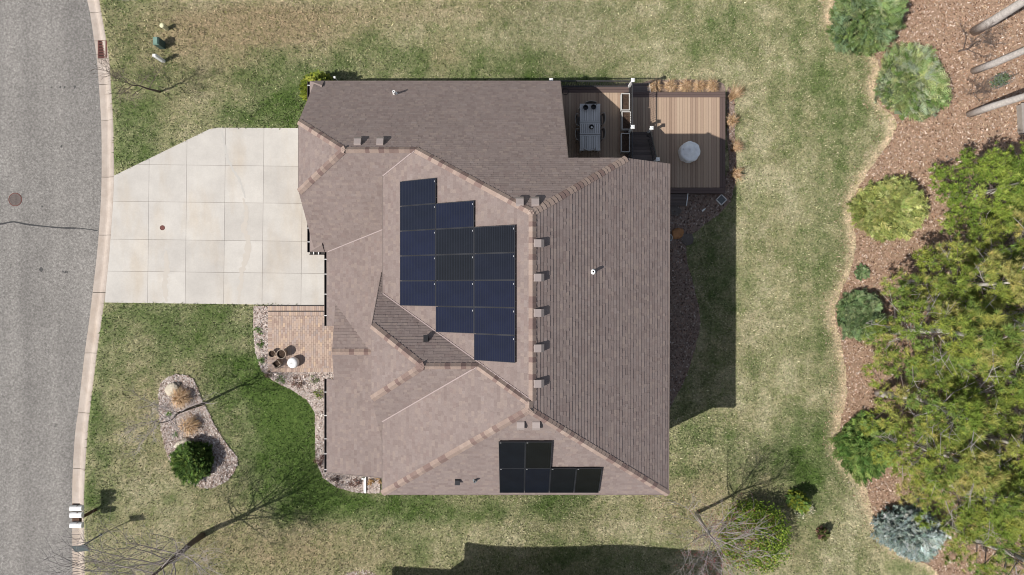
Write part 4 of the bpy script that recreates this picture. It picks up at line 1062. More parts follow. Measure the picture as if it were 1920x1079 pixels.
mb = MB(); mb.lathe((p.x, p.y, PZ), [(.20, 0), (.25, .08), (.275, .22), (.26, .36), (.22, .42), (.14, .45), (.01, .455)], 28); mb.build('body', M['white'], t, smooth=True)
mb = MB(); mb.box(p.x - .03, p.y + .0, PZ + .465, .09, .03, .02); mb.build('handle', M['wood_grey'], t)

# ------------------------------------------------------------------ street things
p = W(192, 92.5, -.05); t = thing('storm_drain', 'rusty red storm drain grate set in the kerb', 'drain', (p.x, p.y, -.1))
a0, a1 = W(184, 77, -.05), W(201, 109, -.05)
mb = MB(); mb.box((a0.x + a1.x) / 2, (a0.y + a1.y) / 2, -.075, a1.x - a0.x, a0.y - a1.y, .03)
mb.build('pit', M['dark_void'], t)
mb = MB(); k = 11
for i in range(k + 1): mb.box((a0.x + a1.x) / 2, a1.y + (a0.y - a1.y) * i / k, -.045, a1.x - a0.x, .038, .04)
mb.box(a0.x + .02, (a0.y + a1.y) / 2, -.043, .05, a0.y - a1.y, .042); mb.box(a1.x - .02, (a0.y + a1.y) / 2, -.03, .07, a0.y - a1.y, .075)
mb.build('grate', M['rust'], t)
p = W(28.5, 374.5, -.07); t = thing('manhole_cover', 'round iron manhole cover in the grey road', 'manhole', (p.x, p.y, -.07))
mb = MB(); mb.lathe((p.x, p.y, -.085), [(.335, 0), (.335, .022), (.30, .022), (.30, 0)], 36); mb.build('rim', M['rust'], t)
mb = MB(); mb.lathe((p.x, p.y, -.085), [(.295, 0), (.295, .02), (.0, .02)], 36)
for i in range(-4, 5): mb.box(p.x + i * .06, p.y, -.063, .02, 2 * math.sqrt(.27 ** 2 - (i * .06) ** 2), .006)
mb.build('lid', M['iron'], t)
p = W(304.5, 427.5, .01); mb = MB(); mb.lathe((p.x, p.y, .008), [(.125, 0), (.125, .012), (.10, .012), (.10, .008), (.095, .008), (.095, .013), (0.03, .013), (.0, .02)], 24)
tag(mb.build('cleanout_cover', M['rust']), 'small round rusty cover in the pale driveway', 'cover')

# mailboxes: three on one timber stand
zb = 1.08
bs = W(158, 966, 0)
t = thing('mailbox_stand', 'timber kerbside stand carrying three white mailboxes', 'mailbox', (bs.x + .2, bs.y, 0))
boxes = [(583, 0), (634, 0), (711, 0)]
px0, px1 = 129.8, 152.2
yc = []
for (zy, _) in boxes:
    y_ = 809 + zy / 4.0; c_ = W((px0 + px1) / 2, y_, zb + .23); w_ = .26; Lx = (px1 - px0) * (H - zb - .2) / F
    mb = MB(); prof_ = [(-.095, 0), (-.095, .12), (-.075, .175), (-.035, .205), (.035, .205), (.075, .175), (.095, .12), (.095, 0)]; k = len(prof_); prof_ = [(a_ * 1.32, b_ * 1.12) for a_, b_ in prof_]
    vs = [(c_.x + sx * Lx / 2, c_.y + a_, zb + b_) for sx in (-1, 1) for a_, b_ in prof_]
    mb.add(vs, [(i, (i + 1) % k, k + (i + 1) % k, k + i) for i in range(k)] + [tuple(range(k)), tuple(range(2 * k - 1, k - 1, -1))])
    o = mb.build('mailbox', M['white'], t); yc.append(c_.y)
    m2 = MB(); m2.box(c_.x - Lx / 2 - .008, c_.y, zb + .1, .012, .2, .19); d_ = m2.build('door', M['offwhite'], o); d_.matrix_parent_inverse = Matrix.Translation(-t.location) ; d_.matrix_parent_inverse = Matrix.Identity(4)
    m3 = MB(); m3.box(c_.x + .05, c_.y + .132, zb + .16, .03, .012, .14); d_ = m3.build('flag', M['rust'], o); d_.matrix_parent_inverse = Matrix.Identity(4)
xm = W(141, 960, zb).x
mb = MB(); ym = (yc[0] + yc[-1]) / 2
mb.box(xm + .02, ym, zb - .03, .34, yc[0] - yc[-1] + .36, .045); mb.box(xm + .18, ym, zb - .10, .09, yc[0] - yc[-1] + .2, .09)
mb.box(xm + .36, yc[1] - .12, zb / 2 - .15, .11, .11, zb + .3); mb.box(xm + .26, yc[1] - .12, zb - .10, .2, .09, .09)
for y_ in yc: mb.box(xm + .3, y_, zb - .02, .12, .14, .05)
mb.build('post', simple('stained_timber', A(92, 66, 50), 0.85, 0.2, 8), t)
# thin post with flat head
bp = W(189, 1003, 0); HP = 2.05
t = thing('kerbside_post', 'thin dark grey post with a flat rectangular head beside the kerb', 'post', tuple(bp))
mb = MB(); mb.tube((bp.x, bp.y, -.2), (bp.x, bp.y, HP), .035, .028, 10); mb.tube((bp.x, bp.y, 0), (bp.x, bp.y, .06), .08, .06, 10); mb.build('pole', M['grey_metal'], t)
mb = MB(); c_ = (bp.x + .30, bp.y + .10, HP + .05)
mb.add([(bp.x - .12, bp.y + .20, HP + .02), (bp.x + .06, bp.y - .06, HP + .02), (bp.x + .74, bp.y + .02, HP + .05), (bp.x + .58, bp.y + .28, HP + .05), (bp.x - .12, bp.y + .20, HP + .07), (bp.x + .06, bp.y - .06, HP + .07), (bp.x + .74, bp.y + .02, HP + .09), (bp.x + .58, bp.y + .28, HP + .09)],
       [(3, 2, 1, 0), (4, 5, 6, 7), (0, 1, 5, 4), (1, 2, 6, 5), (2, 3, 7, 6), (3, 0, 4, 7)])
mb.build('head', simple('head_grey', (.085, .10, .10, 1), .85, .08, 5, 0, 0, .1), t)
# utility markers
b_ = W(313, 55, 0); mb = MB(); mb.lathe((b_.x, b_.y, 0), [(.10, -.1), (.10, .44), (.115, .44), (.115, .50), (.09, .53), (.02, .54)], 18)
tag(mb.build('cable_pedestal', M['cream']), 'short cream cylindrical cable pedestal in the dry upper lawn', 'pedestal')
b_ = W(305.5, 86, 0); t = thing('utility_box', 'dark green utility box between the cream and white pedestals', 'utility box', tuple(b_))
mb = MB(); mb.box(b_.x, b_.y, .3, .26, .36, .7); mb.build('body', simple('box_green_dark', (.05, .085, .075, 1), .55, .1, 5), t)
mb = MB(); w0, d0 = .15, .20
mb.add([(b_.x - w0, b_.y - d0, .65), (b_.x + w0, b_.y - d0, .65), (b_.x + w0, b_.y + d0, .65), (b_.x - w0, b_.y + d0, .65), (b_.x - w0 * .75, b_.y - d0 * .8, .74), (b_.x + w0 * .6, b_.y - d0 * .8, .74), (b_.x + w0 * .6, b_.y + d0 * .8, .74), (b_.x - w0 * .75, b_.y + d0 * .8, .74)], [(0, 1, 5, 4), (1, 2, 6, 5), (2, 3, 7, 6), (3, 0, 4, 7), (4, 5, 6, 7), (3, 2, 1, 0)]); mb.build('lid', M['green_box'], t)
b_ = W(307, 115.5, 0); mb = MB(); mb.box(b_.x, b_.y, .43, .17, .13, .9); mb.add([(b_.x - .1, b_.y - .08, .88), (b_.x + .1, b_.y - .08, .88), (b_.x + .1, b_.y + .08, .88), (b_.x - .1, b_.y + .08, .88), (b_.x - .07, b_.y - .05, .95), (b_.x + .07, b_.y - .05, .95), (b_.x + .07, b_.y + .05, .95), (b_.x - .07, b_.y + .05, .95)], [(0, 1, 5, 4), (1, 2, 6, 5), (2, 3, 7, 6), (3, 0, 4, 7), (4, 5, 6, 7), (3, 2, 1, 0)])
tag(mb.build('marker_post', M['white']), 'tall white square marker post in the upper left lawn', 'post')

# small items in the rear bed
def rock(name, px, py, r_, z0, mat, lab, sq=.6, seed=1):
    p = W(px, py, z0 + r_ * sq); R = random.Random(seed); bm = bmesh.new(); bmesh.ops.create_icosphere(bm, subdivisions=3, radius=1.0)
    ax = [Vector((R.gauss(0, 1), R.gauss(0, 1), R.gauss(0, 1))).normalized() for _ in range(9)]
    cut = [R.uniform(.62, .9) for _ in ax]
    for v_ in bm.verts:
        for a_, c_ in zip(ax, cut):
            d = v_.co.dot(a_)
            if d > c_: v_.co -= a_ * (d - c_)
        v_.co = Vector((v_.co.x * r_ * 1.25, v_.co.y * r_, v_.co.z * r_ * sq)); v_.co.rotate(Matrix.Rotation(R.uniform(.2, .9), 3, 'Z')); v_.co += Vector((p.x, p.y, z0 + r_ * sq * .6))
    me = bpy.data.meshes.new(name); bm.to_mesh(me); bm.free(); me.materials.append(mat); o = bpy.data.objects.new(name, me); col.objects.link(o)
    return tag(o, lab, 'rock')
rock('boulder', 322, 731, .33, 0, M['stone'], 'white boulder behind the upper tan grass clump of the lawn island', .7, 3)
rock('boulder', 342, 836, .33, 0, M['stone'], 'white boulder beside the dark green bush of the lawn island', .8, 5)
rock('boulder', 1270, 437.5, .30, EAST, M['orange_stone'], 'rusty orange boulder in the shaded bed by the rear eave', .6, 8)
rock('boulder', 333, 722, .16, 0, M['flag'], 'dark grey stone on top edge of the white island boulder', .8, 11)
for i, (px, py, s_) in enumerate(((1265, 395, .34), (1289, 449, .38))):
    p = W(px, py, EAST + .06); mb = MB(); R = random.Random(i); k = 7
    mb.prism([(p.x + s_ * R.uniform(.8, 1.1) * math.cos(2 * math.pi * j / k), p.y + s_ * R.uniform(.8, 1.1) * math.sin(2 * math.pi * j / k)) for j in range(k)], EAST, EAST + .075)
    tag(mb.build('flagstone', M['flag']), ['flat grey flagstone just below the south deck steps', 'flat grey flagstone at the lawn edge beside the orange boulder'][i], 'paving stone', 'stepping stones in the rear bed')
p = W(1352.5, 375, EAST + .1); t = thing('window_well_grate', 'square white framed grate turned diagonally at the lower deck corner', 'grate', tuple(p))
mb = MB(); r_ = .19
for k in range(4):
    a_ = math.pi / 4 + k * math.pi / 2; mb.box(p.x + math.cos(a_) * r_, p.y + math.sin(a_) * r_, EAST + .10, .035, 2 * r_ + .035, .12, a_)
mb.build('frame', M['offwhite'], t)
mb = MB(); mb.box(p.x, p.y, EAST + .06, 2 * r_ - .03, 2 * r_ - .03, .06, math.pi / 4)
for k in range(-3, 4): mb.box(p.x + .055 * k * math.cos(math.pi / 4), p.y + .055 * k * math.sin(math.pi / 4), EAST + .10, .014, 2 * r_ - .04, .03, math.pi / 4)
mb.build('grille', M['grey_metal'], t)
p = W(1320, 394, EAST + .2); mb = MB(); mb.tube((p.x - .07, p.y - .05, EAST + .09), (p.x + .06, p.y + .05, EAST + .09), .045, .045, 12); mb.tube((p.x + .06, p.y + .05, EAST + .09), (p.x + .11, p.y + .09, EAST + .09), .025, .02, 10)
tag(mb.build('white_canister', M['white']), 'small white canister lying in the bed south of the deck', 'canister')
p = W(1254, 446, EAST + .3); mb = MB(); mb.lathe((p.x, p.y, EAST), [(.15, 0), (.20, .28), (.205, .30), (.175, .30), (.16, .15), (.0, .15)], 22)
tag(mb.build('empty_pot', M['planter']), 'pale empty round pot half hidden under the rear eave', 'pot')
p = W(1917, 222, EAST + .3); mb = MB(); mb.box(p.x + .55, p.y, EAST + .22, 1.3, 1.45, .44, .05); mb.box(p.x + .55, p.y, EAST + .46, 1.4, 1.52, .06, .05)
tag(mb.build('timber_platform', M['wood_grey']), 'pale grey timber platform at the right edge among the pines', 'platform')

# ------------------------------------------------------------------ vegetation
def rot_to(d, R):
    d = d.normalized(); u = d.orthogonal().normalized(); a_ = R.uniform(0, 6.28); u = (Matrix.Rotation(a_, 3, d) @ u); return d, u, d.cross(u)
def tri_arrays(): return [[], [], [], []]
def emit(T, a_, b_, c_, col_): T[0].append(a_); T[1].append(b_); T[2].append(c_); T[3].append(col_)
def flush(T, name, parent, mat='leaf'):
    o = tris_mesh(name, np.array([tuple(p) for p in T[0]]), np.array([tuple(p) for p in T[1]]), np.array([tuple(p) for p in T[2]]), np.array(T[3]), M[mat], parent)
    return o
def jc(c_, R, k=.25, hue=.08):
    s_ = R.uniform(1 - k, 1 + k) * 1.22; return (c_[0] * s_ * 1.05 * R.uniform(1 - hue, 1 + hue), c_[1] * s_ * .96, c_[2] * s_ * R.uniform(1 - hue, 1 + hue))
def evergreen(name, label, px, py, r_, h, cols, z0=EAST, sprigs=900, spr=.50, ry=None, cat='shrub', group=None, seed=1, zc=None, stem='trunk', up=.55, flat=.88):
    """feathery needle shrub: shoots radiating from a lumpy dome, each with side needles"""
    R = random.Random(seed); ry = ry or r_
    c0 = W(px, py, z0 + (zc if zc is not None else h * .45)); t = thing(name, label, cat, (c0.x, c0.y, z0), group)
    T = tri_arrays(); lumps = [(Vector((R.gauss(0, 1), R.gauss(0, 1), R.uniform(0, 1))).normalized(), R.choice((-.13, -.06, .08, .13)), R.uniform(8, 26)) for _ in range(34)]
    for i in range(sprigs):
        zf = R.random() ** .8; phi = R.uniform(0, 2 * math.pi)
        lat = math.asin(min(1, zf)); d = Vector((math.cos(phi) * math.cos(lat), math.sin(phi) * math.cos(lat), math.sin(lat)))
        rad = .94 + sum(a_ * math.exp(k * (d.dot(q) - 1)) for q, a_, k in lumps) * .8; rad = max(.35, rad) * (R.uniform(.5, 1.0) if R.random() < .45 else R.uniform(.85, 1.03) if R.random() < .88 else R.uniform(1.0, 1.12))
        p = Vector((c0.x + d.x * r_ * rad * flat, c0.y + d.y * ry * rad * flat, z0 + .08 + d.z * h * .88 * rad))
        dh = Vector((d.x, d.y, 0)); dh = dh.normalized() if dh.length > .05 else Vector((R.gauss(0, 1), R.gauss(0, 1), 0)).normalized()
        ax = (dh + Vector((0, 0, R.uniform(.15, .55) + up * d.z * .5)) + Vector((R.gauss(0, .38), R.gauss(0, .38), 0))).normalized()
        u = ax.cross(Vector((0, 0, 1))).normalized(); w_ = u.cross(ax); tl = R.gauss(0, .3); u, w_ = u * math.cos(tl) + w_ * math.sin(tl), w_ * math.cos(tl) - u * math.sin(tl)
        L = spr * R.uniform(.6, 1.3); p = p - ax * L * .5
        c_ = jc(cols[int(len(cols) * .5 * (1 + math.sin(3.1 * phi + 5 * zf + seed))) % len(cols)] if R.random() < .55 else R.choice(cols), R, .34)
        q = p + ax * L; emit(T, p + u * .02, p - u * .02, q, c_)
        k = 7
        for j in range(k):
            f = .12 + .82 * j / k; b0 = p + ax * L * f; ll = L * (.50 - .32 * f)
            for s_ in (-1, 1):
                sd = (u * s_ * .8 + ax * .65 + w_ * R.uniform(-.4, .4)).normalized(); e = b0 + sd * ll
                pw_ = ax * (.022 + .05 * ll); emit(T, b0 - pw_, b0 + pw_, e, jc(c_, R, .15))
            sd = (w_ * R.choice((-1, 1)) * .8 + ax * .6).normalized(); e = b0 + sd * ll * .8; emit(T, b0 - u * .02, b0 + u * .02, e, jc(c_, R, .15))
    flush(T, 'foliage', t)
    mb = MB(); tt = Vector((c0.x, c0.y, z0 + h * .7)); mb.tube((c0.x, c0.y, z0 - .1), tt, .07, .03, 7)
    for i in range(14):
        a_ = i * 2.4; f = .15 + .05 * (i % 8); s0 = Vector((c0.x, c0.y, z0 + h * f)); mb.tube(s0, s0 + Vector((math.cos(a_) * r_ * .38, math.sin(a_) * ry * .38, h * .2)), .03, .012, 5)
    mb.build(stem, M['branch'], t)
    # dense inner foliage mass, tint darkened to paint shade between the shoots
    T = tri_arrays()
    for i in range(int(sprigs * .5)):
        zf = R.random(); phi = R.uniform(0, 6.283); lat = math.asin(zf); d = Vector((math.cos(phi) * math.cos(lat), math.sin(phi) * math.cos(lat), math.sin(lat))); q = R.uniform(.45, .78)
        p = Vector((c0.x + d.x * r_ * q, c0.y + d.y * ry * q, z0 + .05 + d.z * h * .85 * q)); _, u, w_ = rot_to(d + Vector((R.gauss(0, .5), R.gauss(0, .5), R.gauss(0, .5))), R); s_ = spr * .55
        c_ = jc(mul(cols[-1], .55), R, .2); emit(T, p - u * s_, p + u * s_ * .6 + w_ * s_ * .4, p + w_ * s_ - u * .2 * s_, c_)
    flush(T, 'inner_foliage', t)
    return t
GJ = [lg(132, 156, 98), lg(112, 144, 84), lg(150, 170, 118), lg(96, 128, 66), lg(138, 160, 124)]
GD = [lg(112, 142, 82), lg(96, 128, 70), lg(134, 158, 108), lg(118, 150, 104)]
GY = [lg(146, 166, 94), lg(166, 180, 112), lg(122, 146, 74), lg(140, 160, 86)]
GB = [lg(150, 176, 164), lg(136, 162, 150), lg(164, 186, 174), lg(118, 146, 132)]
GT = [lg(108, 136, 92), lg(126, 152, 106), lg(92, 122, 74), lg(106, 138, 88)]
GG = [lg(86, 124, 58), lg(110, 146, 72), lg(72, 108, 48), lg(122, 154, 82)]
GK = [lg(66, 98, 40), lg(84, 118, 50), lg(52, 80, 32), lg(104, 134, 62)]
GA = [lg(104, 126, 42), lg(128, 148, 52), lg(78, 102, 34), lg(146, 164, 64)]
evergreen('spruce_shrub', 'large green spruce shrub cut by the top edge of the photo', 1633, 28, 2.0, 2.3, GD, sprigs=1150, spr=.56, group='evergreen shrubs along the mulch bed', seed=1, cat='shrub')
evergreen('spruce_shrub', 'broad feathery green shrub left of the three bare pine trunks', 1717, 148, 2.0, 2.0, GJ, sprigs=1150, spr=.62, group='evergreen shrubs along the mulch bed', seed=2)
evergreen('spruce_shrub', 'yellow green feathery shrub beside the bright green pine', 1671, 392, 1.95, 2.0, GY, sprigs=1150, spr=.60, ry=1.65, group='evergreen shrubs along the mulch bed', seed=3)
evergreen('spruce_shrub', 'blue green rounded shrub under the pines at the lawn edge', 1618, 592, 1.45, 1.6, GT, sprigs=900, group='evergreen shrubs along the mulch bed', seed=4, ry=1.3)
evergreen('spruce_shrub', 'deep green shrub under the lower pines above the blue spruce', 1625, 838, 1.55, 1.7, GG, sprigs=1000, ry=1.7, group='evergreen shrubs along the mulch bed', seed=5)
evergreen('blue_spruce', 'silvery blue spruce at the lower right corner of the lawn', 1712, 1002, 1.8, 2.3, GB, sprigs=1400, ry=1.5, spr=.46, cat='spruce', seed=6)
evergreen('seedling_shrub', 'tiny dark green shrub alone in the open mulch', 1617, 511, .42, .45, GT, sprigs=140, spr=.2, seed=7)
evergreen('yew_bush', 'dark green yew bush at the lower end of the lawn island', 361, 866, 1.08, 1.25, GK, z0=0, sprigs=1100, spr=.40, seed=8, cat='bush')
evergreen('arborvitae', 'round yellow green arborvitae at the northwest house corner', 595, 164, 1.0, 2.15, GA, z0=0, sprigs=900, spr=.34, seed=9, zc=1.4, cat='shrub', up=.4)
evergreen('young_conifer', 'small bright green conifer beside a pale shrub on the lower lawn', 1498, 941, .52, 1.5, GA[:2] + GG[:2], sprigs=300, spr=.24, seed=10, cat='shrub')
evergreen('low_conifer', 'tiny dark conifer seedling alone on the lower right lawn', 1543, 1001, .36, .75, [lg(70, 84, 40), lg(86, 98, 52), lg(120, 96, 84)], sprigs=130, spr=.2, seed=12)

def leafy(name, label, px, py, r_, h, cols, z0, n_, leaf, cat='shrub', group=None, seed=1, twig_mat='branch', zc=.5):
    R = random.Random(seed); c0 = W(px, py, z0 + h * zc); t = thing(name, label, cat, (c0.x, c0.y, z0), group); T = tri_arrays(); mb = MB()
    nc = max(6, n_ // 60); cl_ = []
    for i in range(nc):
        a_ = R.uniform(0, 6.28); q = r_ * math.sqrt(R.random()); z = h * (.35 + .6 * R.random()) * (1 - .35 * q / r_); p = Vector((c0.x + q * math.cos(a_), c0.y + q * math.sin(a_), z0 + z)); cl_.append(p)
        mb.path([(c0.x, c0.y, z0 - .05), ((c0.x * .6 + p.x * .4), (c0.y * .6 + p.y * .4), z0 + z * .6), tuple(p)], [.022, .014, .005], 5)
    for i in range(n_):
        p = R.choice(cl_) + Vector((R.gauss(0, .11 * r_ + .03), R.gauss(0, .11 * r_ + .03), R.gauss(0, .08 * h))); d = Vector((R.gauss(0, .6), R.gauss(0, .6), 1)).normalized(); _, u, w_ = rot_to(d, R); s_ = leaf * R.uniform(.6, 1.3)
        c_ = jc(R.choice(cols), R, .25); a_, b_, e, f_ = p - u * s_, p + w_ * s_ * .5, p + u * s_, p - w_ * s_ * .5
        emit(T, a_, b_, e, c_); emit(T, a_, e, f_, c_)
    flush(T, 'foliage', t); mb.build('stem', M[twig_mat], t); return t
leafy('leafy_shrub', 'big yellow green leafy shrub beside the red budded tree', 1417, 1008, 1.55, 2.1, [lg(100, 130, 40), lg(124, 154, 52), lg(66, 92, 26), lg(146, 174, 68), lg(84, 114, 32)], EAST, 15000, .058, seed=1)
leafy('pale_shrub', 'small silvery shrub at the foot of the young conifer', 1508, 958, .42, .5, [lg(176, 184, 150), lg(196, 200, 170), lg(120, 130, 96)], EAST, 420, .05, seed=2)
PLB = [(487, 620, 'low green tuft in the bed beside the upper patio edge', GG), (489, 645, 'dark green tuft in the bed left of the patio centre', GK), (488, 676, 'low green tuft in the bed left of the pots', GG), (505, 702, 'dark twiggy tuft at the lower patio corner', [lg(96, 92, 70), lg(120, 104, 88)]), (525, 712, 'green tuft in the bed below the pots', GG), (560, 717, 'brown red twiggy plant in the bed below the stool', [lg(120, 92, 84), lg(104, 96, 70), lg(140, 112, 100)]), (589, 712, 'grey green tuft in the bed near the porch corner', [lg(140, 152, 116), lg(110, 124, 84)]), (598, 739, 'fresh green round plant in the bed near the front gutter', GA), (604, 866, 'reddish bare plant in the bed against the front gutter', [lg(122, 88, 80), lg(100, 72, 66), lg(140, 110, 98)]), (631, 904, 'dark bare plant at the southwest house corner', [lg(110, 96, 88), lg(84, 74, 66)]), (668, 911, 'reddish brown plant left of the white downspout', [lg(122, 90, 80), lg(140, 112, 98), lg(96, 76, 66)]), (317, 776, 'tiny green sprout in the lawn island beside the thin tree', GG), (329, 815, 'small green sprout in the lawn island above the lower boulder', GG), (703, 905, 'tan dry plant tucked under the south eave', [lg(190, 160, 110), lg(160, 130, 84)])]
for i, (px, py, lab, cc) in enumerate(PLB):
    big = i in (5, 8, 9, 10, 13); leafy('bed_plant', lab, px, py, .12 if i in (11, 12) else (.30 if big else .2), .3 if big else .2, cc, 0, 260 if big else 160, .03, 'plant', None, 30 + i, zc=.4)
def tuft(name, label, px, py, r_, h, cols, z0, n_, seed, lean=(0, 0), group=None):
    R = random.Random(seed); c0 = W(px, py, z0 + h * .4); t = thing(name, label, 'grass clump', (c0.x, c0.y, z0), group); T = tri_arrays()
    for i in range(n_):
        a_ = R.uniform(0, 6.28); sp_ = R.random() ** .7; L = h * R.uniform(.7, 1.3)
        b0 = Vector((c0.x + R.gauss(0, r_ * .16), c0.y + R.gauss(0, r_ * .16), z0)); dd_ = Vector((math.cos(a_), math.sin(a_), 0)); s_ = dd_.cross(Vector((0, 0, 1))) * R.uniform(.006, .013)
        m_ = b0 + dd_ * r_ * sp_ * .45 + Vector((lean[0] * .4, lean[1] * .4, L * .75)); e = b0 + dd_ * r_ * sp_ * 1.15 + Vector((lean[0], lean[1], L * (.95 - .45 * sp_)))
        c_ = jc(R.choice(cols), R, .3); emit(T, b0 - s_, b0 + s_, m_, c_); emit(T, m_ - s_ * .8, m_ + s_ * .8, e, c_); emit(T, b0 + s_, m_ + s_, m_ - s_, c_)
    flush(T, 'blades', t)
    mb = MB(); mb.lathe((c0.x, c0.y, z0 - .02), [(r_ * .3, 0), (r_ * .25, .06), (r_ * .1, .09)], 9); mb.build('crown', M['branch'], t); return t
TAN = [lg(208, 184, 142), lg(190, 162, 118), lg(224, 204, 168), lg(164, 136, 96)]
tuft('grass_clump', 'tan dry grass clump against the upper white boulder', 340, 746, .55, .6, TAN, 0, 700, 1); tuft('grass_clump', 'tan dry grass clump at the middle of the lawn island', 356, 797, .55, .55, TAN, 0, 700, 2)
gname = ['closest to the north deck steps', 'second from the north deck steps', 'at the middle of the row', 'second from the deck corner', 'closest to the deck corner']
for i, x_ in enumerate((1228, 1256, 1284, 1310, 1334)): tuft('grass_clump', f'tan grass clump of the north deck row, {gname[i]}', x_, 163, .42, .6, TAN, EAST, 420, 10 + i, group='dry grasses behind the lower deck')
for i, (x_, y_, ln_) in enumerate(((1371, 183, (.35, .35)), (1369, 230, (.1, .1)), (1376, 278, (.15, .1)), (1376, 328, (.2, 0)))):
    tuft('grass_clump', ['tan grass clump leaning outward at the deck northeast corner', 'sparse tan grass clump on the deck east side in sun', 'tan grass clump on the deck east side just in shade', 'spiky tan grass clump near the deck southeast corner'][i], x_, y_, .42, .6, TAN, EAST, 220, 20 + i, ln_, 'dry grasses beside the lower deck')

# bare trees
def bare_tree(name, label, base, fork, h, spread, r0, seed, twigcol='twig', limbs=9, lean=(0, 0), buds=None, cat='tree', barkcol='bark', dens=1.0, twr=1.0, group=None, limb_r=.42):
    R = random.Random(seed); base = Vector(base); t = thing(name, label, cat, tuple(base), group); mt = MB(); mc = MB(); tips = []
    lv = Vector((lean[0], lean[1], 0))
    F_ = base + Vector((0, 0, fork)) + lv * (fork / h); topp = base + Vector((0, 0, h)) + lv
    tr = [base + Vector((0, 0, -.1)), base + Vector((R.uniform(-.04, .04), R.uniform(-.04, .04), fork * .5)) + lv * (fork * .5 / h), F_]
    for k in range(1, 5): tr.append(F_ + (topp - F_) * (k / 4) + Vector((R.gauss(0, .08), R.gauss(0, .08), 0)))
    rad = [r0 * 1.25, r0 * .95, r0 * .8, r0 * .55, r0 * .35, r0 * .2, r0 * .06]; mt.path([tuple(p) for p in tr], rad, 9); mt.build('trunk', M[barkcol], t, smooth=True)
    def grow(p, d, L, r_, lev):
        q = p; pts = [p]; nseg = 4; dd_ = d.copy()
        for s_ in range(nseg):
            dd_ = (dd_ + Vector((R.gauss(0, .13), R.gauss(0, .13), R.gauss(.05, .10)))).normalized(); q = q + dd_ * L / nseg; pts.append(q)
        mc.path([tuple(x) for x in pts], [r_ * (1 - .75 * i / nseg) for i in range(nseg + 1)], 5 if lev < 2 else 3)
        if lev >= 3: tips.append(pts[-1]); tips.append(pts[-2]); return
        for k in range(int(round((6 if lev == 1 else 5) * dens))):
            f = R.uniform(.25, 1.0); i = min(nseg - 1, int(f * nseg)); p0 = pts[i] + (pts[i + 1] - pts[i]) * (f * nseg - i)
            _, u, w_ = rot_to(dd_, R); nd = (dd_ * R.uniform(.5, .9) + u * R.uniform(.4, .8)).normalized(); grow(p0, nd, L * R.uniform(.35, .6), max(.0035 * twr, r_ * .42), lev + 1)
    for k in range(limbs):
        f = k / max(1, limbs - 1); p0 = F_ + (topp - F_) * (f * .8) - Vector((0, 0, .15)) * (1 - f); a_ = k * 2.4 + R.uniform(-.4, .4)
        d = Vector((math.cos(a_), math.sin(a_), R.uniform(.45, .9) + f * .6)).normalized(); grow(p0, d, spread * R.uniform(.75, 1.15) * (1.05 - .45 * f), r0 * limb_r * (1 - .48 * f), 1)
    cr = mc.build('crown', M[twigcol], t)
    if buds:
        T = tri_arrays()
        for p in tips:
            for _ in range(3):
                q = p + Vector((R.gauss(0, .04), R.gauss(0, .04), R.gauss(0, .04))); s_ = R.uniform(.009, .02); _, u, w_ = rot_to(Vector((R.gauss(0, 1), R.gauss(0, 1), 1)), R); emit(T, q - u * s_, q + u * s_, q + w_ * s_ * 1.6, jc(R.choice(buds), R, .25))
        flush(T, 'buds', t)
    return t
bare_tree('bare_tree', 'thin bare sapling leaning toward the road above the driveway', W(300, 172, 0), 1.0, 3.2, 1.7, .05, 3, 'branch', 9, (-.35, -.45), barkcol='branch', dens=1.3, twr=1.7)
bare_tree('bare_tree', 'slender bare tree growing beside the chip island', W(383, 757, 0), 2.6, 5.4, 1.9, .062, 5, 'twig', 12, (-.1, 0), barkcol='branch', dens=1.2, twr=1.9)
bare_tree('bare_tree', 'stout bare tree at the lower left lawn behind the mailboxes', W(380, 1004, 0), 2.4, 8.0, 3.7, .13, 8, 'twig', 30, (-.1, -.1), barkcol='branch', dens=1.35, twr=2.0, limb_r=.28)
bare_tree('budding_tree', 'bare tree with red buds beside the yellow green shrub', W(1306, 962, EAST), 2.6, 5.3, 3.0, .085, 4, 'twig', 19, (-.3, -.1), [lg(150, 74, 74), lg(136, 58, 62), lg(170, 100, 96)], dens=1.1, twr=1.9, limb_r=.36)
bare_tree('bare_shrub', 'dark bare multi stemmed shrub below the upper pine trunk', W(1797, 98, EAST), .25, 2.2, 1.5, .05, 14, 'branch', 9, (.2, .1), cat='shrub', barkcol='branch', dens=1.1, twr=1.9)
bare_tree('bare_shrub', 'low tangled twiggy shrub between the two lower pine trunks', W(1822, 176, EAST), .1, .7, .8, .03, 15, 'branch', 12, (0, 0), cat='shrub', barkcol='branch', dens=1.2, twr=1.6)
# netted sapling
p = W(1874, 152, EAST + .5); t = thing('sapling_guard', 'netted green plant guard between two leaning pine trunks', 'plant guard', (p.x, p.y, EAST))
mb = MB()
for k in range(12):
    a_ = 2 * math.pi * k / 12; mb.tube((p.x + .32 * math.cos(a_), p.y + .32 * math.sin(a_), EAST), (p.x + .32 * math.cos(a_), p.y + .32 * math.sin(a_), EAST + 1.1), .006, .006, 4)
for z_ in (.1, .35, .6, .85, 1.1): mb.path([(p.x + .32 * math.cos(2 * math.pi * i / 18), p.y + .32 * math.sin(2 * math.pi * i / 18), EAST + z_) for i in range(19)], [.006] * 19, 4)
mb.build('net', M['grey_metal'], t); mb = MB(); mb.tube((p.x + .34, p.y + .1, EAST - .1), (p.x + .34, p.y + .1, EAST + 1.4), .015, .015, 6); mb.build('stake', M['branch'], t)
T = tri_arrays(); R = random.Random(5)
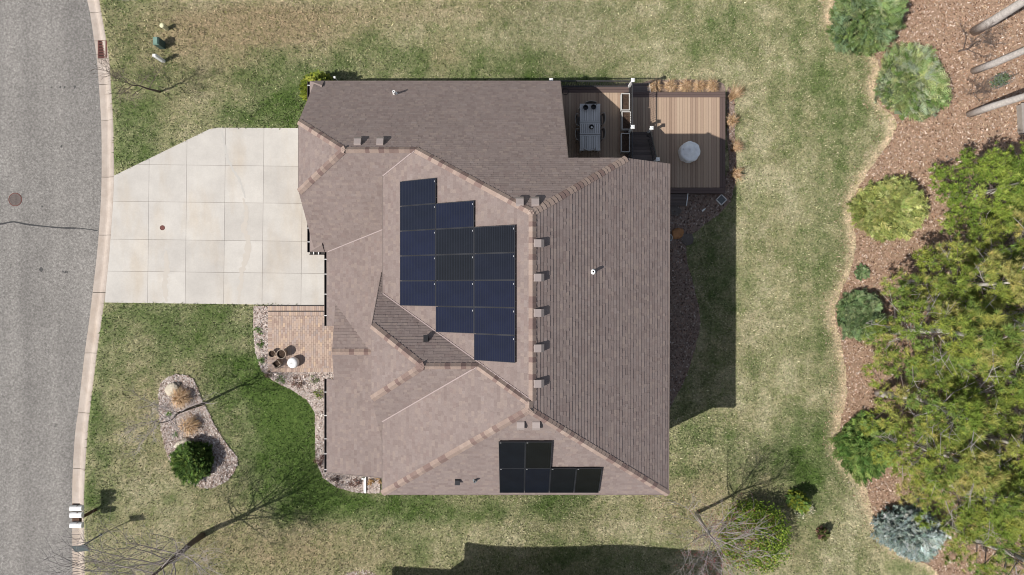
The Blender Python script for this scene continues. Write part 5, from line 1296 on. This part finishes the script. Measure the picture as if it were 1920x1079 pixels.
for i in range(420):
    q = Vector((p.x + R.gauss(0, .12), p.y + R.gauss(0, .12), EAST + R.uniform(.1, 1.0))); _, u, w_ = rot_to(Vector((R.gauss(0, 1), R.gauss(0, 1), 1)), R); emit(T, q - u * .05, q + u * .05, q + w_ * .07, jc(lg(96, 116, 84), R, .3))
flush(T, 'foliage', t)

# pines
def make_pine(name, label, seed, h, rad, z_low, cols, nb=44, subs=7, dead=14, need=.23, blades=18, bw=.012, group='pines on the mulch bank', fill=2, trunk_r=.18):
    R = random.Random(seed); t = thing(name, label, 'pine', (0, 0, 0), group); mt = MB()
    k = 8; mt.path([(.10 * math.sin(i * 1.1 + seed), .10 * math.cos(i * .9 + seed), -.2 + (h + .1) * i / k) for i in range(k + 1)], [trunk_r * (1 - .85 * i / k) + .015 for i in range(k + 1)], 10); mt.build('trunk', M['bark'], t, smooth=True)
    mb = MB(); T = tri_arrays(); md = MB()
    def burst(p, ax, c_, L):
        ax, u, w_ = rot_to(ax, R); c1 = jc(c_, R, .18)
        for i in range(blades):
            a_ = 2 * math.pi * i / blades + R.uniform(-.2, .2); sp_ = R.uniform(.3, 1.35); d = (ax * math.cos(sp_) + (u * math.cos(a_) + w_ * math.sin(a_)) * math.sin(sp_)).normalized(); s_ = d.cross(ax).normalized() * bw
            l_ = L * R.uniform(.7, 1.2); emit(T, p - s_, p + s_, p + d * l_, jc(c1, R, .14))
    for b_ in range(nb):
        f = (b_ + R.random()) / nb; z = z_low + (h - z_low) * f; a_ = b_ * 2.399 + R.uniform(-.4, .4); L = rad * (1 - f ** 1.8 * .82) * R.uniform(.7, 1.12); d = Vector((math.cos(a_), math.sin(a_), .05 + .6 * f)); d.normalize()
        p0 = Vector((0, 0, z)); p1 = p0 + d * L * .5 + Vector((0, 0, -.06)); p2 = p0 + d * L + Vector((0, 0, .10)); mb.path([tuple(p0), tuple(p1), tuple(p2)], [.035 * (1 - .6 * f), .022, .008], 5)
        tone = R.choice(cols); side = d.cross(Vector((0, 0, 1))).normalized()
        for k in range(subs):
            s_ = .38 + .62 * (k + R.random()) / subs; base = p0 + (p2 - p0) * s_; sg = 1 if k % 2 else -1
            e = base + (d * R.uniform(.15, .5) + side * sg * R.uniform(.25, .75) + Vector((0, 0, R.uniform(.02, .25)))) * (.35 + .30 * L * (1.15 - s_))
            mb.tube(base, e, .011, .005, 3, False)
            for q_ in range(3 + fill):
                q = base + (e - base) * (.45 + .6 * (q_ + 1) / (3 + fill)) + Vector((R.gauss(0, .07), R.gauss(0, .07), R.gauss(.02, .05))) * fill ** .5
                burst(q, (e - base).normalized() * .5 + Vector((R.gauss(0, .25), R.gauss(0, .25), .8)), tone if R.random() < .7 else R.choice(cols), need * R.uniform(.8, 1.15))
        for q_ in range(3): burst(p2 + Vector((R.gauss(0, .08), R.gauss(0, .08), R.gauss(.03, .05))), d * .6 + Vector((0, 0, .6)), tone, need)
    flush(T, 'crown', t); mb.build('branches', M['branch'], t)
    if dead:
        for b_ in range(dead):
            a_ = R.uniform(0, 6.28); z = z_low + (h - z_low) * R.random() ** 1.1; L = rad * R.uniform(.75, 1.15) * (1 - .5 * z / h); d = Vector((math.cos(a_), math.sin(a_), R.uniform(.35, .9))).normalized(); p0 = Vector((0, 0, z)) + d * .1; p1 = p0 + d * L * .6 + Vector((R.gauss(0, .1), R.gauss(0, .1), .1)); p2 = p1 + d * L * .5 + Vector((R.gauss(0, .15), R.gauss(0, .15), R.gauss(.05, .1)))
            md.path([tuple(p0), tuple(p1), tuple(p2)], [.028, .019, .007], 5)
            for k in range(9):
                s_ = R.uniform(.2, 1); q = p1 + (p2 - p1) * s_ if R.random() < .6 else p0 + (p1 - p0) * s_; e = q + (d * .5 + Vector((R.gauss(0, .6), R.gauss(0, .6), R.gauss(.1, .4)))).normalized() * R.uniform(.3, .8); md.tube(q, e, .010, .004, 4, False)
        md.build('dead_branches', M['deadwood'], t)
    return t
OLK = [lg(140, 154, 60), lg(126, 144, 56), lg(156, 164, 74), lg(108, 128, 48), lg(164, 162, 84), lg(114, 138, 58)]
OL = [(c_[0] * .85, c_[1] * .97, c_[2] * 1.15) for c_ in OLK]
BG = [lg(108, 138, 54), lg(122, 152, 62), lg(94, 124, 48), lg(140, 166, 78)]
PINES = [make_pine('pine_tree', '', 1, 8.4, 2.3, 2.0, OL), make_pine('pine_tree', '', 2, 9.2, 2.3, 2.4, OL, dead=17), make_pine('pine_tree', '', 3, 7.8, 2.4, 1.8, OL + BG[:1], dead=15)]
bright = make_pine('pine_tree', 'bright green soft needled pine right of the yellow green shrub', 6, 6.8, 2.25, 1.2, BG, nb=62, subs=8, dead=1, need=.20, blades=18, bw=.013, fill=3)
bright.location = (22.6, 4.6, EAST)
spots = [(0, 20.2, .2, 'olive pine with its crown just below the bright green pine'), (1, 18.5, -2.0, 'olive pine overhanging the blue green shrub'), (2, 18.8, -5.3, 'olive pine over the open gap of bare mulch'), (0, 18.9, -7.4, 'olive pine overhanging the deep green lower shrub'), (2, 20.7, -9.2, 'olive pine above the blue spruce'), (1, 22.1, -11.9, 'olive pine beside the blue spruce in the bottom right corner'),
         (1, 21.4, -1.0, 'olive pine at the right edge just below the bright green pine'), (2, 21.6, -3.9, 'olive pine at the right edge behind the open mulch gap'), (0, 21.6, -6.8, 'olive pine at the right edge level with the lower shrub'), (0, 23.0, -9.8, 'olive pine at the right edge above the bottom corner'), (2, 22.6, 1.8, 'olive pine rooted beside the bright green pine')]
used = set(); Rr = random.Random(9)
for (k, x_, y_, lab) in spots:
    rz = Rr.uniform(0, 6.28); sc = Rr.uniform(.92, 1.06)
    if k not in used:
        used.add(k); PINES[k].location = (x_, y_, EAST); PINES[k].rotation_euler = (0, 0, rz); PINES[k].scale = (sc,) * 3; PINES[k]['label'] = lab
    else: dup(PINES[k], (x_, y_, EAST), rz, sc, lab, 'pines on the mulch bank')
# tall pines whose bare trunks cross the top right corner
tall = make_pine('tall_pine', '', 21, 15, 2.6, 8.5, OL, nb=24, subs=4, dead=0, group='tall bare trunked pines', trunk_r=.18); tall.children[0].scale = (1, 1, 1)
for i, (px, py, lab) in enumerate(((1822, 57, 'tall pine whose thick grey trunk crosses the top right corner'), (1822, 136, 'tall pine with grey trunk rising right of the feathery shrub'), (1818, 218, 'tall pine with grey trunk above the shaded right corner'))):
    p = W(px, py, EAST)
    if i == 0: tall.location = tuple(p); tall['label'] = lab; tall.scale = (1.25, 1.25, 1)
    else: dup(tall, tuple(p), 1.3 * i, 1.0, lab, 'tall bare trunked pines')

# neighbour's house beyond the bottom edge (its shadow reaches the lawn)
nh = thing('neighbour_house', 'neighbouring house whose shadow falls on the bottom lawn', 'house', (0, -20, 0))
mb = MB(); mb.prism([(-5.5, -25), (5.8, -25), (5.8, -16.1), (-5.5, -16.1)], -1.5, 4.9); mb.prism([(-9.2, -25), (-5.52, -25), (-5.52, -16.4), (-9.2, -16.4)], -1, 4.9); mb.build('wall', M['wall'], nh)
mb = MB(); mb.prism([(-9.48, -15.6), (-6.7, -15.75), (-5.9, -15.2), (-5.86, -14.4), (-.8, -15.27), (4.74, -15.74), (6.25, -15.8), (6.25, -25.5), (-9.48, -25.5)], 4.92, 5.12)
mb.add([(-6, -16.5, 5.13), (5.4, -16.5, 5.13), (5.4, -24.5, 5.13), (-6, -24.5, 5.13), (-2.5, -20.5, 7.2), (2, -20.5, 7.2)], [(0, 1, 5, 4), (1, 2, 5), (2, 3, 4, 5), (3, 0, 4)])
mb.build('roof', M['deck_roof'], nh)
